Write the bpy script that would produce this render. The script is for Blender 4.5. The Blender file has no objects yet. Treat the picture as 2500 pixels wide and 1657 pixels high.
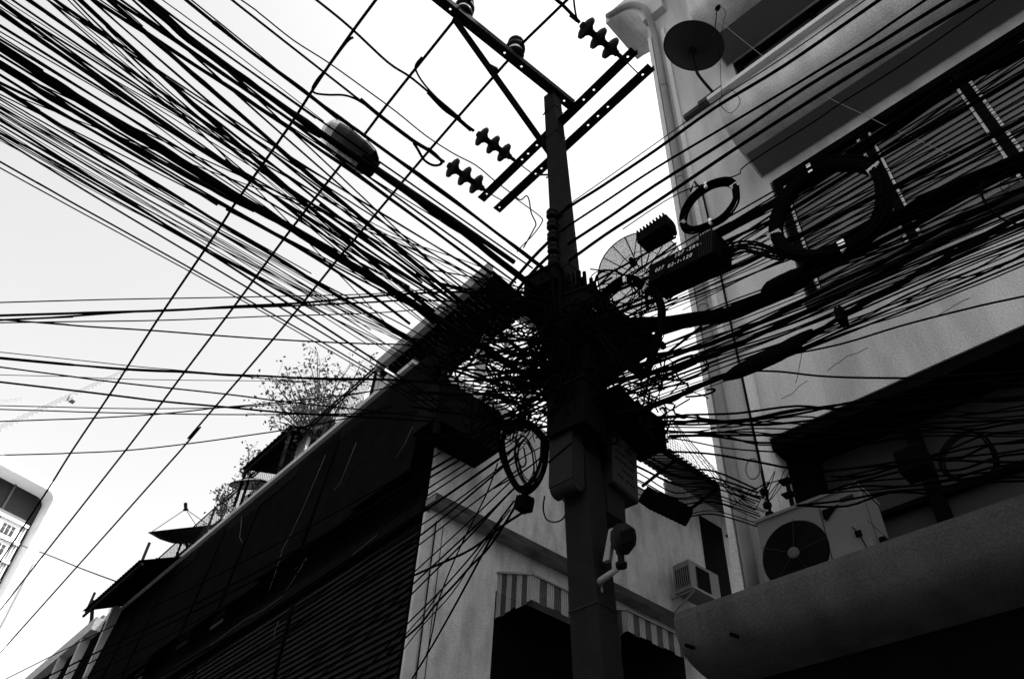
import bpy, math, random
import numpy as np
from mathutils import Vector, Matrix
R = math.radians
random.seed(7)
scn = bpy.context.scene
COL = scn.collection

# ------------------------------------------------------------------ camera
CX = Vector((0.6889, -0.7233, 0.0463))    # camera right, up and back in the street's own axes
CY = Vector((-0.532, -0.4594, 0.7102))
CZ = Vector((-0.4924, -0.5156, -0.7025))
CZ.normalize(); CX = (CX - CX.dot(CZ)*CZ).normalized(); CY = CZ.cross(CX)
EYE = Vector((0, 0, 1.6))
cam = bpy.data.cameras.new('camera'); camo = bpy.data.objects.new('camera', cam); COL.objects.link(camo)
cam.lens = 28; cam.sensor_width = 36; cam.clip_start = 0.05; cam.clip_end = 3000
camo.matrix_world = Matrix(((CX.x, CY.x, CZ.x, EYE.x), (CX.y, CY.y, CZ.y, EYE.y), (CX.z, CY.z, CZ.z, EYE.z), (0, 0, 0, 1)))
scn.camera = camo
scn.render.resolution_x = 1024; scn.render.resolution_y = 678

# ------------------------------------------------------------------ sky, sun, exposure
SUN_AZ = math.atan2(0.5, -0.8)            # clockwise from +Y
SUN_EL = R(58)
w = bpy.data.worlds.new("World"); scn.world = w; w.use_nodes = True
nt = w.node_tree; nt.nodes.clear()
sky = nt.nodes.new('ShaderNodeTexSky'); sky.sky_type = 'NISHITA'; sky.sun_disc = False
sky.sun_elevation = SUN_EL; sky.sun_rotation = SUN_AZ; sky.air_density = 1.6; sky.dust_density = 4.0; sky.ozone_density = 1.0
bw = nt.nodes.new('ShaderNodeRGBToBW'); bg = nt.nodes.new('ShaderNodeBackground'); out = nt.nodes.new('ShaderNodeOutputWorld')
nt.links.new(sky.outputs[0], bw.inputs[0]); nt.links.new(bw.outputs[0], bg.inputs[0]); nt.links.new(bg.outputs[0], out.inputs[0])
bg.inputs[1].default_value = 0.12
sl = bpy.data.lights.new('sun', 'SUN'); sl.energy = 3.0; sl.angle = R(0.5)
so = bpy.data.objects.new('sun', sl); COL.objects.link(so)
sd = Vector((math.sin(SUN_AZ)*math.cos(SUN_EL), math.cos(SUN_AZ)*math.cos(SUN_EL), math.sin(SUN_EL)))
so.rotation_euler = (-sd).to_track_quat('-Z', 'Y').to_euler()
scn.view_settings.view_transform = 'Standard'; scn.view_settings.look = 'None'
scn.view_settings.exposure = 1.8; scn.view_settings.gamma = 1

# ------------------------------------------------------------------ materials (black and white film: all greys)
M = {}
def mat(name, c, rough=0.7, streak=(2.2, 2.2, 0.35), var=0.0, scale=3.0, fine=0.0, bump=0.0, metal=0.0, stain=0.0, spec=0.3, bscale=60):
    m = bpy.data.materials.new(name); m.use_nodes = True; n = m.node_tree; b = n.nodes['Principled BSDF']
    b.inputs['Roughness'].default_value = rough; b.inputs['Metallic'].default_value = metal
    b.inputs['Specular IOR Level'].default_value = spec
    b.inputs['Base Color'].default_value = (c, c, c, 1)
    if var or fine or stain or bump:
        tc = n.nodes.new('ShaderNodeTexCoord')
        val = None
        def mth(op, a, bb):
            x = n.nodes.new('ShaderNodeMath'); x.operation = op
            for i, s in enumerate((a, bb)):
                if isinstance(s, (int, float)): x.inputs[i].default_value = s
                else: n.links.new(s, x.inputs[i])
            return x.outputs[0]
        def noise(sc, det, stretch=None):
            t = n.nodes.new('ShaderNodeTexNoise'); t.inputs['Scale'].default_value = sc; t.inputs['Detail'].default_value = det
            if stretch:
                mp = n.nodes.new('ShaderNodeMapping'); mp.inputs['Scale'].default_value = stretch
                n.links.new(tc.outputs['Object'], mp.inputs[0]); n.links.new(mp.outputs[0], t.inputs[0])
            else: n.links.new(tc.outputs['Object'], t.inputs[0])
            return t.outputs[0]
        val = c
        if var: val = mth('MULTIPLY', mth('ADD', mth('MULTIPLY', mth('SUBTRACT', noise(scale, 5), 0.5), 2*var), 1.0), val)
        if fine: val = mth('MULTIPLY', mth('ADD', mth('MULTIPLY', mth('SUBTRACT', noise(70, 2), 0.5), 2*fine), 1.0), val)
        if stain:
            s = noise(1.3, 6, streak)
            r = n.nodes.new('ShaderNodeMapRange'); r.inputs[1].default_value = 0.42; r.inputs[2].default_value = 0.68
            r.inputs[3].default_value = 1.0; r.inputs[4].default_value = 1.0 - stain
            n.links.new(s, r.inputs[0]); val = mth('MULTIPLY', r.outputs[0], val)
        if not isinstance(val, float) and not isinstance(val, int):
            n.links.new(val, b.inputs['Base Color'])
        if bump:
            bp = n.nodes.new('ShaderNodeBump'); bp.inputs['Strength'].default_value = bump; bp.inputs['Distance'].default_value = 0.02
            n.links.new(noise(bscale, 3), bp.inputs['Height']); n.links.new(bp.outputs[0], b.inputs['Normal'])
    M[name] = m; return m
mat('rubber', 0.0025, 0.9, spec=0.0)
mat('rubber_thin', 0.003, 0.9, spec=0.0)
mat('steel', 0.006, 0.8, var=0.3, spec=0.04)
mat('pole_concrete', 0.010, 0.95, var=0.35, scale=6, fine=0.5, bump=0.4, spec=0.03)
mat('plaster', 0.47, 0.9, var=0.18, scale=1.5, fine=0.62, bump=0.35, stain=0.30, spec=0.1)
mat('plaster_trim', 0.53, 0.9, var=0.08, scale=2, fine=0.55, bump=0.3, spec=0.1)
mat('soffit_shade', 0.10, 0.9, var=0.12, scale=1.5, fine=0.25, bump=0.2, spec=0.05)  # shade under the overhangs, painted as a darker grey
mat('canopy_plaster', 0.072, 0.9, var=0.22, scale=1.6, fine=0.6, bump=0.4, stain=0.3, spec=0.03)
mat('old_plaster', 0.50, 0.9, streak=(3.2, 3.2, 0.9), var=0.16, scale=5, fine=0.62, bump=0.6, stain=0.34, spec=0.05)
mat('ledge_shade', 0.22, 0.9, var=0.3, scale=3, fine=0.3, stain=0.5, spec=0.03)  # ledge slab darkened to imitate the shade under its rim
mat('mould_edge', 0.045, 0.95, var=0.7, scale=5, fine=0.3, bump=0.5, spec=0.03)
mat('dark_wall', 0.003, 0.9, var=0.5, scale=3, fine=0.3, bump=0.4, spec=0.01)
mat('dark_sheet', 0.008, 0.8, var=0.4, scale=2, fine=0.2, spec=0.02)
mat('screen_cloth', 0.004, 0.9, var=0.5, scale=2, fine=0.3, spec=0.0)
mat('pale_parapet', 0.36, 0.9, var=0.35, scale=3, fine=0.25, bump=0.4, spec=0.1)
mat('pale_sheet', 0.5, 0.7, var=0.2, scale=4, fine=0.15, spec=0.2)
mat('louver', 0.12, 0.8, var=0.3, scale=2, fine=0.5, spec=0.05)
mat('clip_metal', 0.5, 0.4, var=0.1, spec=0.4)
mat('glass_dark', 0.03, 0.6, var=0.6, scale=1.5, spec=0.1)
mat('pipe_paint', 0.16, 0.6, var=0.15, scale=4, fine=0.15, spec=0.25)
mat('string', 0.06, 0.9)
mat('white_tie', 0.85, 0.5)
mat('ac_paint', 0.13, 0.6, var=0.12, scale=5, fine=0.2, spec=0.1)
mat('ac_dark', 0.003, 0.8, spec=0.01)
mat('ceramic', 0.0035, 0.7, spec=0.06)
mat('ceramic_white', 0.75, 0.3, spec=0.5)
mat('dish_paint', 0.022, 0.8, var=0.2, fine=0.3, spec=0.05)
mat('pale_dish', 0.55, 0.6, var=0.25, scale=6)
mat('lamp_body', 0.007, 0.7, spec=0.05)
mat('awning_light', 0.30, 0.8, var=0.2, fine=0.2)
mat('awning_dark', 0.05, 0.8, var=0.2, fine=0.2)
mat('sign_paint', 0.012, 0.7, var=0.2, fine=0.3, spec=0.05)
mat('plate_paint', 0.034, 0.7, var=0.3, fine=0.3, spec=0.03)
mat('ink', 0.003, 0.9, spec=0.0)
mat('stencil', 0.6, 0.7)
mat('bark', 0.03, 0.9); mat('leaf', 0.14, 0.8, spec=0.05)
mat('asphalt', 0.05, 0.9, var=0.3, fine=0.3); mat('paving', 0.16, 0.9, var=0.2, fine=0.2)
mat('tower_white', 0.85, 0.6, var=0.04); mat('tower_grey', 0.10, 0.7, var=0.2, scale=0.3); mat('tower_dark', 0.012, 0.6, var=0.4, scale=0.4)
mat('crane_steel_haze', 0.26, 0.7)  # distance haze put into the colour as a paler grey
m = mat('lamp_glass', 0.05, 0.35, var=0.2, scale=12)
m.node_tree.nodes['Principled BSDF'].inputs['Transmission Weight'].default_value = 0.55
m = mat('mesh_metal', 0.22, 0.6)                     # perforated sheet: a real mesh is far finer than a pixel
def perforate(m, scale, fill):
    n = m.node_tree; b = n.nodes['Principled BSDF']; tc = n.nodes.new('ShaderNodeTexCoord'); ch = n.nodes.new('ShaderNodeTexChecker')
    vo = n.nodes.new('ShaderNodeTexVoronoi'); vo.inputs['Scale'].default_value = scale
    lt = n.nodes.new('ShaderNodeMath'); lt.operation = 'GREATER_THAN'; lt.inputs[1].default_value = 1-fill
    n.nodes.remove(ch); n.links.new(tc.outputs['Object'], vo.inputs[0]); n.links.new(vo.outputs[0], lt.inputs[0]); n.links.new(lt.outputs[0], b.inputs['Alpha'])
perforate(m, 420, 0.60)

# ------------------------------------------------------------------ mesh helpers
class MB:
    def __init__(s): s.v = []; s.f = []; s.sm = []
    def face(s, pts, smooth=False):
        i = len(s.v); s.v += [tuple(p) for p in pts]; s.f.append(tuple(range(i, i+len(pts)))); s.sm.append(smooth)
    def hexa(s, b, t):      # two quads, bottom and top, same winding
        i = len(s.v); s.v += [tuple(p) for p in b] + [tuple(p) for p in t]
        for q in ((3, 2, 1, 0), (4, 5, 6, 7), (0, 1, 5, 4), (1, 2, 6, 5), (2, 3, 7, 6), (3, 0, 4, 7)):
            s.f.append(tuple(i+k for k in q)); s.sm.append(False)
    def box(s, x0, x1, y0, y1, z0, z1, fr=None):
        g = fr or (lambda x, y, z: Vector((x, y, z)))
        c = [(x0, y0), (x1, y0), (x1, y1), (x0, y1)]
        s.hexa([g(a, b, z0) for a, b in c], [g(a, b, z1) for a, b in c])
    def obox(s, c, ax, ay, az, hx, hy, hz):
        q = [(-1, -1), (1, -1), (1, 1), (-1, 1)]
        s.hexa([c+ax*hx*a+ay*hy*b-az*hz for a, b in q], [c+ax*hx*a+ay*hy*b+az*hz for a, b in q])
    def bar(s, a, b, wd, hg=None, up=None):
        a = Vector(a); b = Vector(b); d = (b-a).normalized(); up = Vector(up or (0, 0, 1))
        x = d.cross(up)
        if x.length < 1e-3: x = d.cross(Vector((1, 0, 0)))
        x.normalize(); y = x.cross(d); hg = hg or wd
        s.obox((a+b)/2, d, x, y, (b-a).length/2, wd/2, hg/2)
    def tube(s, pts, r, n=6, closed=False, cap=True):
        pts = [Vector(p) for p in pts]; L = len(pts); base = len(s.v); nrm = None
        rr = r if isinstance(r, (list, tuple)) else [r]*L
        for i, p in enumerate(pts):
            if closed: d = pts[(i+1) % L]-pts[i-1]
            else: d = pts[min(i+1, L-1)]-pts[max(i-1, 0)]
            if d.length < 1e-9: d = Vector((0, 0, 1))
            d.normalize()
            if nrm is None:
                nrm = d.cross(Vector((0, 0, 1)))
                if nrm.length < 1e-3: nrm = d.cross(Vector((1, 0, 0)))
            nrm = nrm-nrm.dot(d)*d; nrm.normalize(); b = d.cross(nrm)
            for k in range(n):
                a = 2*math.pi*k/n; s.v.append(tuple(p+(nrm*math.cos(a)+b*math.sin(a))*rr[i]))
        for i in range(L if closed else L-1):
            j = (i+1) % L
            for k in range(n):
                k2 = (k+1) % n
                s.f.append((base+i*n+k, base+i*n+k2, base+j*n+k2, base+j*n+k)); s.sm.append(True)
        if cap and not closed:
            s.f.append(tuple(base+k for k in range(n))[::-1]); s.sm.append(False)
            s.f.append(tuple(base+(L-1)*n+k for k in range(n))); s.sm.append(False)
    def lathe(s, a, d, prof, n=16):     # prof: (distance along d, radius)
        a = Vector(a); d = Vector(d).normalized()
        x = d.cross(Vector((0, 0, 1)))
        if x.length < 1e-3: x = Vector((1, 0, 0))
        x.normalize(); y = d.cross(x); base = len(s.v)
        for t, r in prof:
            for k in range(n):
                an = 2*math.pi*k/n; s.v.append(tuple(a+d*t+(x*math.cos(an)+y*math.sin(an))*max(r, 1e-4)))
        for i in range(len(prof)-1):
            for k in range(n):
                k2 = (k+1) % n; s.f.append((base+i*n+k, base+i*n+k2, base+(i+1)*n+k2, base+(i+1)*n+k)); s.sm.append(True)
    def build(s, name, m, parent=None):
        me = bpy.data.meshes.new(name); me.from_pydata(s.v, [], s.f); me.update()
        me.polygons.foreach_set('use_smooth', s.sm)
        me.materials.append(M[m] if isinstance(m, str) else m)
        o = bpy.data.objects.new(name, me); COL.objects.link(o)
        if parent: o.parent = parent; o.matrix_parent_inverse = parent.matrix_world.inverted()
        return o
def tag(o, label=None, cat=None, group=None, kind=None):
    if label: o['label'] = label
    if cat: o['category'] = cat
    if group: o['group'] = group
    if kind: o['kind'] = kind
    return o
def thing(name, label, cat, loc=(0, 0, 0), group=None):
    o = bpy.data.objects.new(name, None); COL.objects.link(o); o.location = loc; o.empty_display_size = 0.2
    o.matrix_world = Matrix.Translation(Vector(loc))
    return tag(o, label, cat, group)
def copy_tree(o, parent=None):
    c = o.copy(); COL.objects.link(c); c.parent = parent
    for ch in list(o.children): copy_tree(ch, c)
    return c
# survey: a point of the place from its bearing in the photograph (2500 x 1657) and one known coordinate
def ray(x, y): return CX*(x-1250) + CY*(828.5-y) - CZ*1944.0
def at(x, y, X=None, Y=None, Z=None, H=None):
    r = ray(x, y)
    if X is not None: t = X/r.x
    elif Y is not None: t = Y/r.y
    elif Z is not None: t = (Z-1.6)/r.z
    else: t = H/math.hypot(r.x, r.y)
    return EYE + r*t
def smooth(p, n=4):
    q = []; L = len(p)
    for i in range(L-1):
        a, b, c, d = p[max(i-1, 0)], p[i], p[i+1], p[min(i+2, L-1)]
        for k in range(n):
            t = k/n; q.append(0.5*((2*b)+(c-a)*t+(2*a-5*b+4*c-d)*t*t+(3*b-a-3*c+d)*t**3))
    q.append(p[-1]); return q

# ------------------------------------------------------------------ ground
g = MB(); g.face([(-900, -900, 0), (900, -900, 0), (900, 900, 0), (-900, 900, 0)]); tag(g.build('ground', 'asphalt'), kind='structure')
g = MB(); g.box(3.3, 6.6, -40, 3.5, 0.004, 0.14); tag(g.build('pavement', 'paving'), kind='structure')
g = MB(); g.box(3.6, 6.5, 8.6, 60, 0.004, 0.14); tag(g.build('pavement', 'paving'), kind='structure')

# ------------------------------------------------------------------ the building on the right
XR = 6.6
RB = thing('apartment_building', 'tall pale plastered building on the right with deep overhangs and louvred windows', 'building', (9, -8, 0))
b = MB()
b.box(XR, XR+0.3, 2.87, 3.5, 4.6, 17.6)                     # corner pier
b.box(XR, XR+0.3, -26, 2.87, 6.92, 8.45)                   # spandrel under the louvres
b.box(XR, XR+0.3, 2.06, 2.87, 8.45, 17.6)
b.box(XR, XR+0.3, -26, 2.06, 10.85, 12.9)
b.box(XR, XR+0.3, -26, 2.06, 14.35, 17.6)
b.box(XR+0.3, 18, -26, 3.5, 6.92, 24)                      # the mass behind
b.box(XR, XR+0.3, -26, 3.5, 17.6, 24)
b.build('wall', 'plaster', RB)
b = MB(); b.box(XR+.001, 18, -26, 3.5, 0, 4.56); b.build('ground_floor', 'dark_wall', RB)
b = MB(); b.box(XR+0.55, XR+0.75, -26, 2.87, 4.6, 6.9); b.build('shopfront_glazing', 'glass_dark', RB)
b = MB()
b.box(XR+0.02, XR+0.55, -26, 2.869, 6.78, 6.918); b.box(XR+0.3, XR+0.55, 2.60, 2.869, 4.6, 6.78)
for k in range(12):
    y = 1.62-k*1.18; b.box(XR+0.42, XR+0.549, y-0.06, y+0.06, 4.6, 6.78)
b.box(XR+0.46, XR+0.548, -26, 2.6, 5.9, 5.95)
b.build('window_frame', 'dark_wall', RB)
# cracks in the spandrel
for pts, lab in (([(2022, 905), (2040, 890), (2055, 880), (2070, 868), (2095, 862), (2120, 850)], 'a'), ([(1960, 845), (1955, 885), (1948, 910), (1942, 935)], 'b'),
            ([(1905, 975), (1935, 960), (1950, 945), (1972, 928)], 'c'), ([(2290, 770), (2315, 755), (2345, 738), (2370, 728)], 'd')):
    c = MB(); c.tube([at(x+random.uniform(-2, 2), y+random.uniform(-2, 2), X=XR-0.001) for x, y in pts], 0.0035, 4); c.build('crack', 'mould_edge', RB)
# louvred window band
for i in range(14):
    y1 = 1.97-0.09-i*1.18; y0 = y1-1.0
    sl_ = MB()
    for k in range(21):
        z = 8.56+k*0.104
        sl_.hexa([(XR+0.075, y0, z), (XR+0.085, y0, z), (XR+0.085, y1, z), (XR+0.075, y1, z)], [(XR+0.105, y0, z+0.112), (XR+0.115, y0, z+0.112), (XR+0.115, y1, z+0.112), (XR+0.105, y1, z+0.112)])
    lw = sl_.build('louvre_window', 'louver', RB)
    if i < 5:
        cl = MB(); [cl.box(XR+0.049, XR+0.052, yy, yy+0.03, 8.55, 10.7) for yy in (y0-0.034, y1+0.004)]
        for k in range(34):
            z = 8.55+k*0.063
            if i in (1,) and 9.0 < z: continue
            for yy in (y0-0.035, y1+0.003): cl.box(XR+0.03, XR+0.05, yy, yy+0.032+0.01*random.random(), z, z+random.choice((0.035, 0.045, 0.03)))
        cl.build('clip', 'clip_metal', lw)
b = MB()
for i in range(15):
    y = 1.97-i*1.18; b.box(XR+0.0, XR+0.16, y-0.05, y+0.05, 8.47, 10.83)
b.box(XR-0.01, XR+0.16, -26, 2.02, 10.72, 10.848); b.box(XR+0.2, XR+0.29, -26, 2.05, 8.46, 10.84)
b.build('window_frame', 'dark_wall', RB)
b = MB(); b.box(XR-0.12, XR-0.001, -26, 2.06, 8.30, 8.44); b.build('sill', 'mould_edge', RB)
# overhangs: a coved underside with an outer fascia and a panel of painted shade
def overhang(z, x_out, yl, zt, nm):
    R0 = 0.42; arc = [(x_out+R0-R0*math.sin(k/10*math.pi/2), z+0.02+R0-R0*math.cos(k/10*math.pi/2)) for k in range(11)]
    o = MB(); prof = [(XR, z-0.05)]+arc+[(x_out, zt), (XR, zt)]
    n = len(prof); YS = [yl]+[yl-1-1.6*i for i in range(18)]
    for j in range(len(YS)-1):
        for i in range(n):
            a, c = prof[i], prof[(i+1) % n]
            o.face([(a[0], YS[j], a[1]), (c[0], YS[j], c[1]), (c[0], YS[j+1], c[1]), (a[0], YS[j+1], a[1])], 1 <= i <= 10)
    o.face([(p[0], yl, p[1]) for p in prof][::-1]); w = o.build(nm, 'plaster', RB)
    xi = x_out+R0+.03; zi = z+.02-.07*(xi-x_out-R0)/(XR-x_out-R0)
    o = MB(); o.face([(XR-0.02, yl-0.03, z-0.055), (xi, yl-0.03, zi-.006), (xi, -26, zi-.006), (XR-0.02, -26, z-0.055)]); o.build('soffit_shade_panel', 'soffit_shade', w); return w
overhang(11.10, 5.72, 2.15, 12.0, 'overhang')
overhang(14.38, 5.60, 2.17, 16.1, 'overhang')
b = MB(); b.box(5.63, 5.74, -26, 2.24, 12.0, 12.09); b.build('ledge', 'plaster_trim', RB)
b = MB(); b.box(XR-0.09, XR-0.001, 2.55, 3.06, 13.60, 13.70); b.box(XR-0.12, XR-0.09, 2.3, 2.75, 13.62, 13.72); b.build('ledge', 'mould_edge', RB)
wf = MB(); wf.box(XR+0.12, XR+0.2, -26, 2.06, 12.9, 14.33); fr = wf.build('window_frame', 'glass_dark', RB)
pn = MB()
for k in range(9):
    y = 1.98-k*1.3; pn.box(XR+0.03, XR+0.119, y-0.04, y+0.04, 12.95, 14.33)
pn.box(XR+0.03, XR+0.119, -26, 2.05, 14.22, 14.34)
pn.build('mullion', 'dark_wall', fr)
# eaves flaring out at the top of the pier
b = MB(); prof = []
for k in range(9):
    a = k/8*math.pi/2; prof.append((3.5+0.9*(1-math.cos(a)), 17.9+1.3*math.sin(a)))
poly = [(3.0, 17.9)]+prof+[(4.4, 19.6), (3.0, 19.6)]
b.face([(6.45, y, z) for y, z in poly]); b.face([(7.6, y, z) for y, z in poly][::-1])
for i in range(len(poly)):
    a, c = poly[i], poly[(i+1) % len(poly)]; b.face([(6.45, a[0], a[1]), (6.45, c[0], c[1]), (7.6, c[0], c[1]), (7.6, a[0], a[1])], 1 <= i <= 8)
b.box(5.6, 7.6, -26, 2.4, 17.72, 19.4)
b.build('eaves', 'plaster', RB)
# pier trim and the drainpipes
b = MB(); b.box(XR-0.05, XR-0.001, 3.42, 3.5, 4.6, 17.28); b.box(XR-0.035, XR-0.001, 3.12, 3.2, 8.6, 17.28); b.build('pier_trim', 'plaster_trim', RB)
b = MB(); pp = [Vector((XR-0.08, 3.31, z)) for z in (5.15, 8, 12, 16, 17.2)]+[Vector((XR-0.22, 3.32, 17.9)), Vector((XR-0.22, 3.42, 18.4)), Vector((XR-0.22, 3.75, 19.0)), Vector((XR-0.22, 4.3, 19.3))]
b.tube(smooth(pp), 0.062, 14); pipe = b.build('drainpipe', 'pipe_paint', RB)
b = MB(); b.tube([(XR-0.08, 3.31, 5.16), (XR-0.12, 3.33, 4.95), (XR-0.3, 3.4, 4.7)], 0.085, 12); b.build('elbow', 'plaster_trim', pipe)
b = MB()
for z in (6.4, 9.2, 12.1, 15): b.lathe((XR-0.08, 3.31, z), (0, 0, 1), [(0, .062), (0, .07), (.04, .07), (.04, .062)], 12)
b.build('clamp', 'pipe_paint', pipe)
b = MB(); b.tube([(XR-0.03, 3.01, z) for z in (5.0, 7, 9, 10.6)]+[(XR-0.03, 3.03, 11.6), (XR-0.03, 3.12, 11.9), (XR-0.05, 3.2, 11.7)], 0.016, 6); b.build('conduit', 'steel', RB)
b = MB(); b.box(XR-0.07, XR-0.002, 2.885, 2.975, 4.7, 7.86); b.build('duct', 'plaster_trim', RB)
b = MB()
for y0 in (2.9, ): b.hexa([(XR-0.3, 3.02, 4.85), (XR-0.02, 3.02, 4.85), (XR-0.02, 3.14, 4.85), (XR-0.3, 3.14, 4.85)], [(XR-0.10, 3.02, 5.35), (XR-0.02, 3.02, 5.35), (XR-0.02, 3.14, 5.35), (XR-0.10, 3.14, 5.35)])
b.build('duct', 'plaster_trim', RB)
# the curved concrete canopy over the pavement
b = MB(); prof = [(5.99, 5.0), (5.95, 5.01), (5.94, 4.98), (5.93, 4.9), (5.94, 4.8), (5.98, 4.72), (6.06, 4.66), (6.2, 4.60), (6.45, 4.555), (6.6, 4.55)]
prof = [(6.02, 5.0), (5.94, 5.005), (5.92, 4.93), (5.925, 4.84), (5.95, 4.75), (6.01, 4.665), (6.12, 4.60), (6.3, 4.555), (6.6, 4.53)]
prof = [(v.x, v.z) for v in smooth([Vector((p[0], 0, p[1])) for p in prof[2:]], 5)]; prof = [(6.02, 5.0), (5.94, 5.005)]+prof
n = len(prof); ys = [3.83, 3.6]+[3.4-0.5*i for i in range(60)]
for j in range(len(ys)-1):
    for i in range(n-1):
        a, c = prof[i], prof[i+1]; b.face([(a[0], ys[j], a[1]), (c[0], ys[j], c[1]), (c[0], ys[j+1], c[1]), (a[0], ys[j+1], a[1])], True)
b.face([(p[0], 3.83, p[1]) for p in prof]+[(6.6, 3.83, 4.78), (6.02, 3.83, 4.78)])
b.box(6.02, 6.6, -26, 3.829, 4.66, 4.78)
b.face([(6.02, 3.83, 5.0), (6.02, 3.83, 4.78), (6.02, -26, 4.78), (6.02, -26, 5.0)])
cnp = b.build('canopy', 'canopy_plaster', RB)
for (x, y) in ((1683, 1577), (1792, 1550)):
    p = at(x, y, X=5.93); b = MB(); b.lathe(p+Vector((0.06, 0, 0.01)), (-1, 0, -0.15), [(0, .0), (0, .017), (.11, .017), (.11, .012), (.03, .012), (.03, 0)], 12); b.build('drain_spout', 'ac_dark', cnp)
b = MB(); b.tube([at(x, y, X=5.915) for x, y in ((1701, 1490), (1708, 1520), (1716, 1555))], 0.003, 4); b.build('crack', 'mould_edge', cnp)

# ------------------------------------------------------------------ things on the right building
# air conditioner on the canopy
ac = thing('air_conditioner', 'large pale air conditioner with a round fan grille standing on the curved canopy', 'air conditioner', (6.3, 2.45, 4.78))
ax0, ax1, ay0, ay1, az0, az1 = 6.09, 6.50, 1.97, 2.95, 4.80, 5.70
b = MB(); b.box(ax0+0.004, ax1, ay0, ay1, az0, az1-0.03); b.build('casing', 'ac_paint', ac)
b = MB(); b.box(ax0-0.012, ax1+0.012, ay0-0.012, ay1+0.012, az1-0.03, az1); b.build('lid', 'ac_paint', ac)
fc = Vector((ax0, 2.645, 5.25)); fr_ = 0.315
b = MB(); b.lathe(fc+Vector((0.002, 0, 0)), (-1, 0, 0), [(0, 0.0), (0, fr_)], 40); b.build('fan_opening', 'ac_dark', ac)
gr = MB()
for k in range(3, 19):
    rr_ = fr_*k/19; gr.tube([fc+Vector((-0.02, math.cos(a)*rr_, math.sin(a)*rr_)) for a in [2*math.pi*i/36 for i in range(36)]], 0.0022, 4, closed=True)
grl = gr.build('grille', 'sign_paint', ac)
gr = MB()
for k in range(5):
    a = 2*math.pi*k/5+0.5; gr.bar(fc+Vector((-0.025, 0, 0)), fc+Vector((-0.02, math.cos(a)*fr_*1.03, math.sin(a)*fr_*1.03)), 0.0045)
gr.build('grille_spoke', 'dish_paint', grl)
gr = MB(); gr.lathe(fc+Vector((-0.02, 0, 0)), (-1, 0, 0), [(0, .052), (0.012, .052), (0.014, .03), (0.014, 0)], 20); gr.build('hub', 'canopy_plaster', grl)
b = MB(); b.box(ax0-0.001, ax0+0.003, 2.335, 2.339, az0, az1-.03); b.box(ax0+.01, ax1, ay0-.003, ay0+.001, 5.32, 5.324); b.box(ax0+.10, ax0+.104, ay0-.003, ay0+.001, az0, az1-.03); b.build('seam', 'ac_dark', ac)
b = MB(); b.box(ax0-0.004, ax0+.001, 2.02, 2.14, 5.56, 5.60); b.build('badge', 'sign_paint', ac)
b = MB(); b.tube(smooth([Vector((ax0+.2, ay0-.02, 5.2)), Vector((ax0+.26, ay0-.05, 5.1)), Vector((ax0+.3, ay0-.02, 4.95)), Vector((ax0+.32, ay0-.1, 4.85))]), .012, 6); b.box(ax0+.14, ax0+.22, ay0-.05, ay0-.002, 5.14, 5.22); b.build('service_valve', 'ac_dark', ac)
b = MB(); b.hexa([(ax0-0.002, 2.16, 5.55), (ax0-0.002, 2.32, 5.55), (ax0-0.002, 2.32, 5.47), (ax0-0.002, 2.30, 5.44)], [(ax0-0.008, 2.16, 5.55), (ax0-0.008, 2.32, 5.55), (ax0-0.008, 2.32, 5.47), (ax0-0.008, 2.30, 5.44)]); b.build('vent', 'ac_dark', ac)
b = MB(); b.box(ax0-0.02, ax0-0.001, 2.04, 2.09, 5.2, 5.25); b.tube([(ax0-0.01, 2.1, 5.3), (ax0-0.012, 2.06, 5.22), (ax0-0.012, 2.03, 5.08), (ax0-0.01, 2.04, 4.95)], 0.005, 5); b.build('handle', 'ac_dark', ac)
# satellite dish on its bent arm
def plane_pt(x, y, Z): return at(x, y, Z=Z)
sd_ = thing('satellite_dish', 'dark solid satellite dish on a bent arm on the right building, beside the corner pier', 'satellite dish', at(1740, 235, X=5.72))
dc = at(1691, 122, X=5.35); nrm = (EYE-dc).normalized()*0.55+Vector((0, 0.15, -0.75)); nrm.normalize()
nrm = ((EYE-dc).normalized()*-0.60+(CX*0.26+CY*0.97)*0.8).normalized()
b = MB(); prof = [(0.10*(r/0.44)**2, r) for r in [0, .08, .16, .24, .32, .40, .44]]; pb = [(t-0.008, r) for t, r in prof][::-1]
b.lathe(dc-nrm*0.02, nrm, prof+[(0.10, .448), (0.088, .448)]+pb, 40)
b.build('reflector', 'dish_paint', sd_)
b = MB(); b.lathe(dc-nrm*0.09, nrm, [(0, 0), (0, .05), (0.05, .07), (0.07, .07)], 10); b.build('mount', 'steel', sd_)
b = MB(); pts = [dc-nrm*0.08, at(1698, 165, X=5.45), at(1706, 185, X=5.5), at(1735, 220, X=5.62), at(1752, 237, X=5.71)]
b.tube(smooth(pts), 0.022, 8); b.build('arm', 'steel', sd_)
b = MB(); f0 = at(1750, 20, X=5.3); b.tube(smooth([dc+nrm*0.06, at(1733, 100, X=5.3), at(1745, 75, X=5.3), f0]), 0.009, 5); b.build('feed_arm', 'sign_paint', sd_)
b = MB(); b.lathe(f0-Vector((0, 0, 0.04)), (0.3, -0.2, 1), [(0, 0), (0, .035), (.1, .035), (.1, .02), (.16, .02), (.16, 0)], 10); b.build('feed_horn', 'ac_dark', sd_)
b = MB()
b.tube([at(1782+22*math.cos(a)+3*math.cos(3*a), 248+29*math.sin(a), X=5.6) for a in [k*0.31 for k in range(40)]], 0.0045, 5); b.tube(smooth([at(x, y, X=5.58) for x, y in ((1760, 17), (1771, 30), (1768, 50), (1757, 110), (1758, 150), (1760, 200), (1762, 240))]), 0.004, 5)
tag(b.build('cable_coil', 'rubber_thin'), 'loose thin coil of aerial cable hanging under the solid satellite dish arm', 'cable coil')
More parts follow.
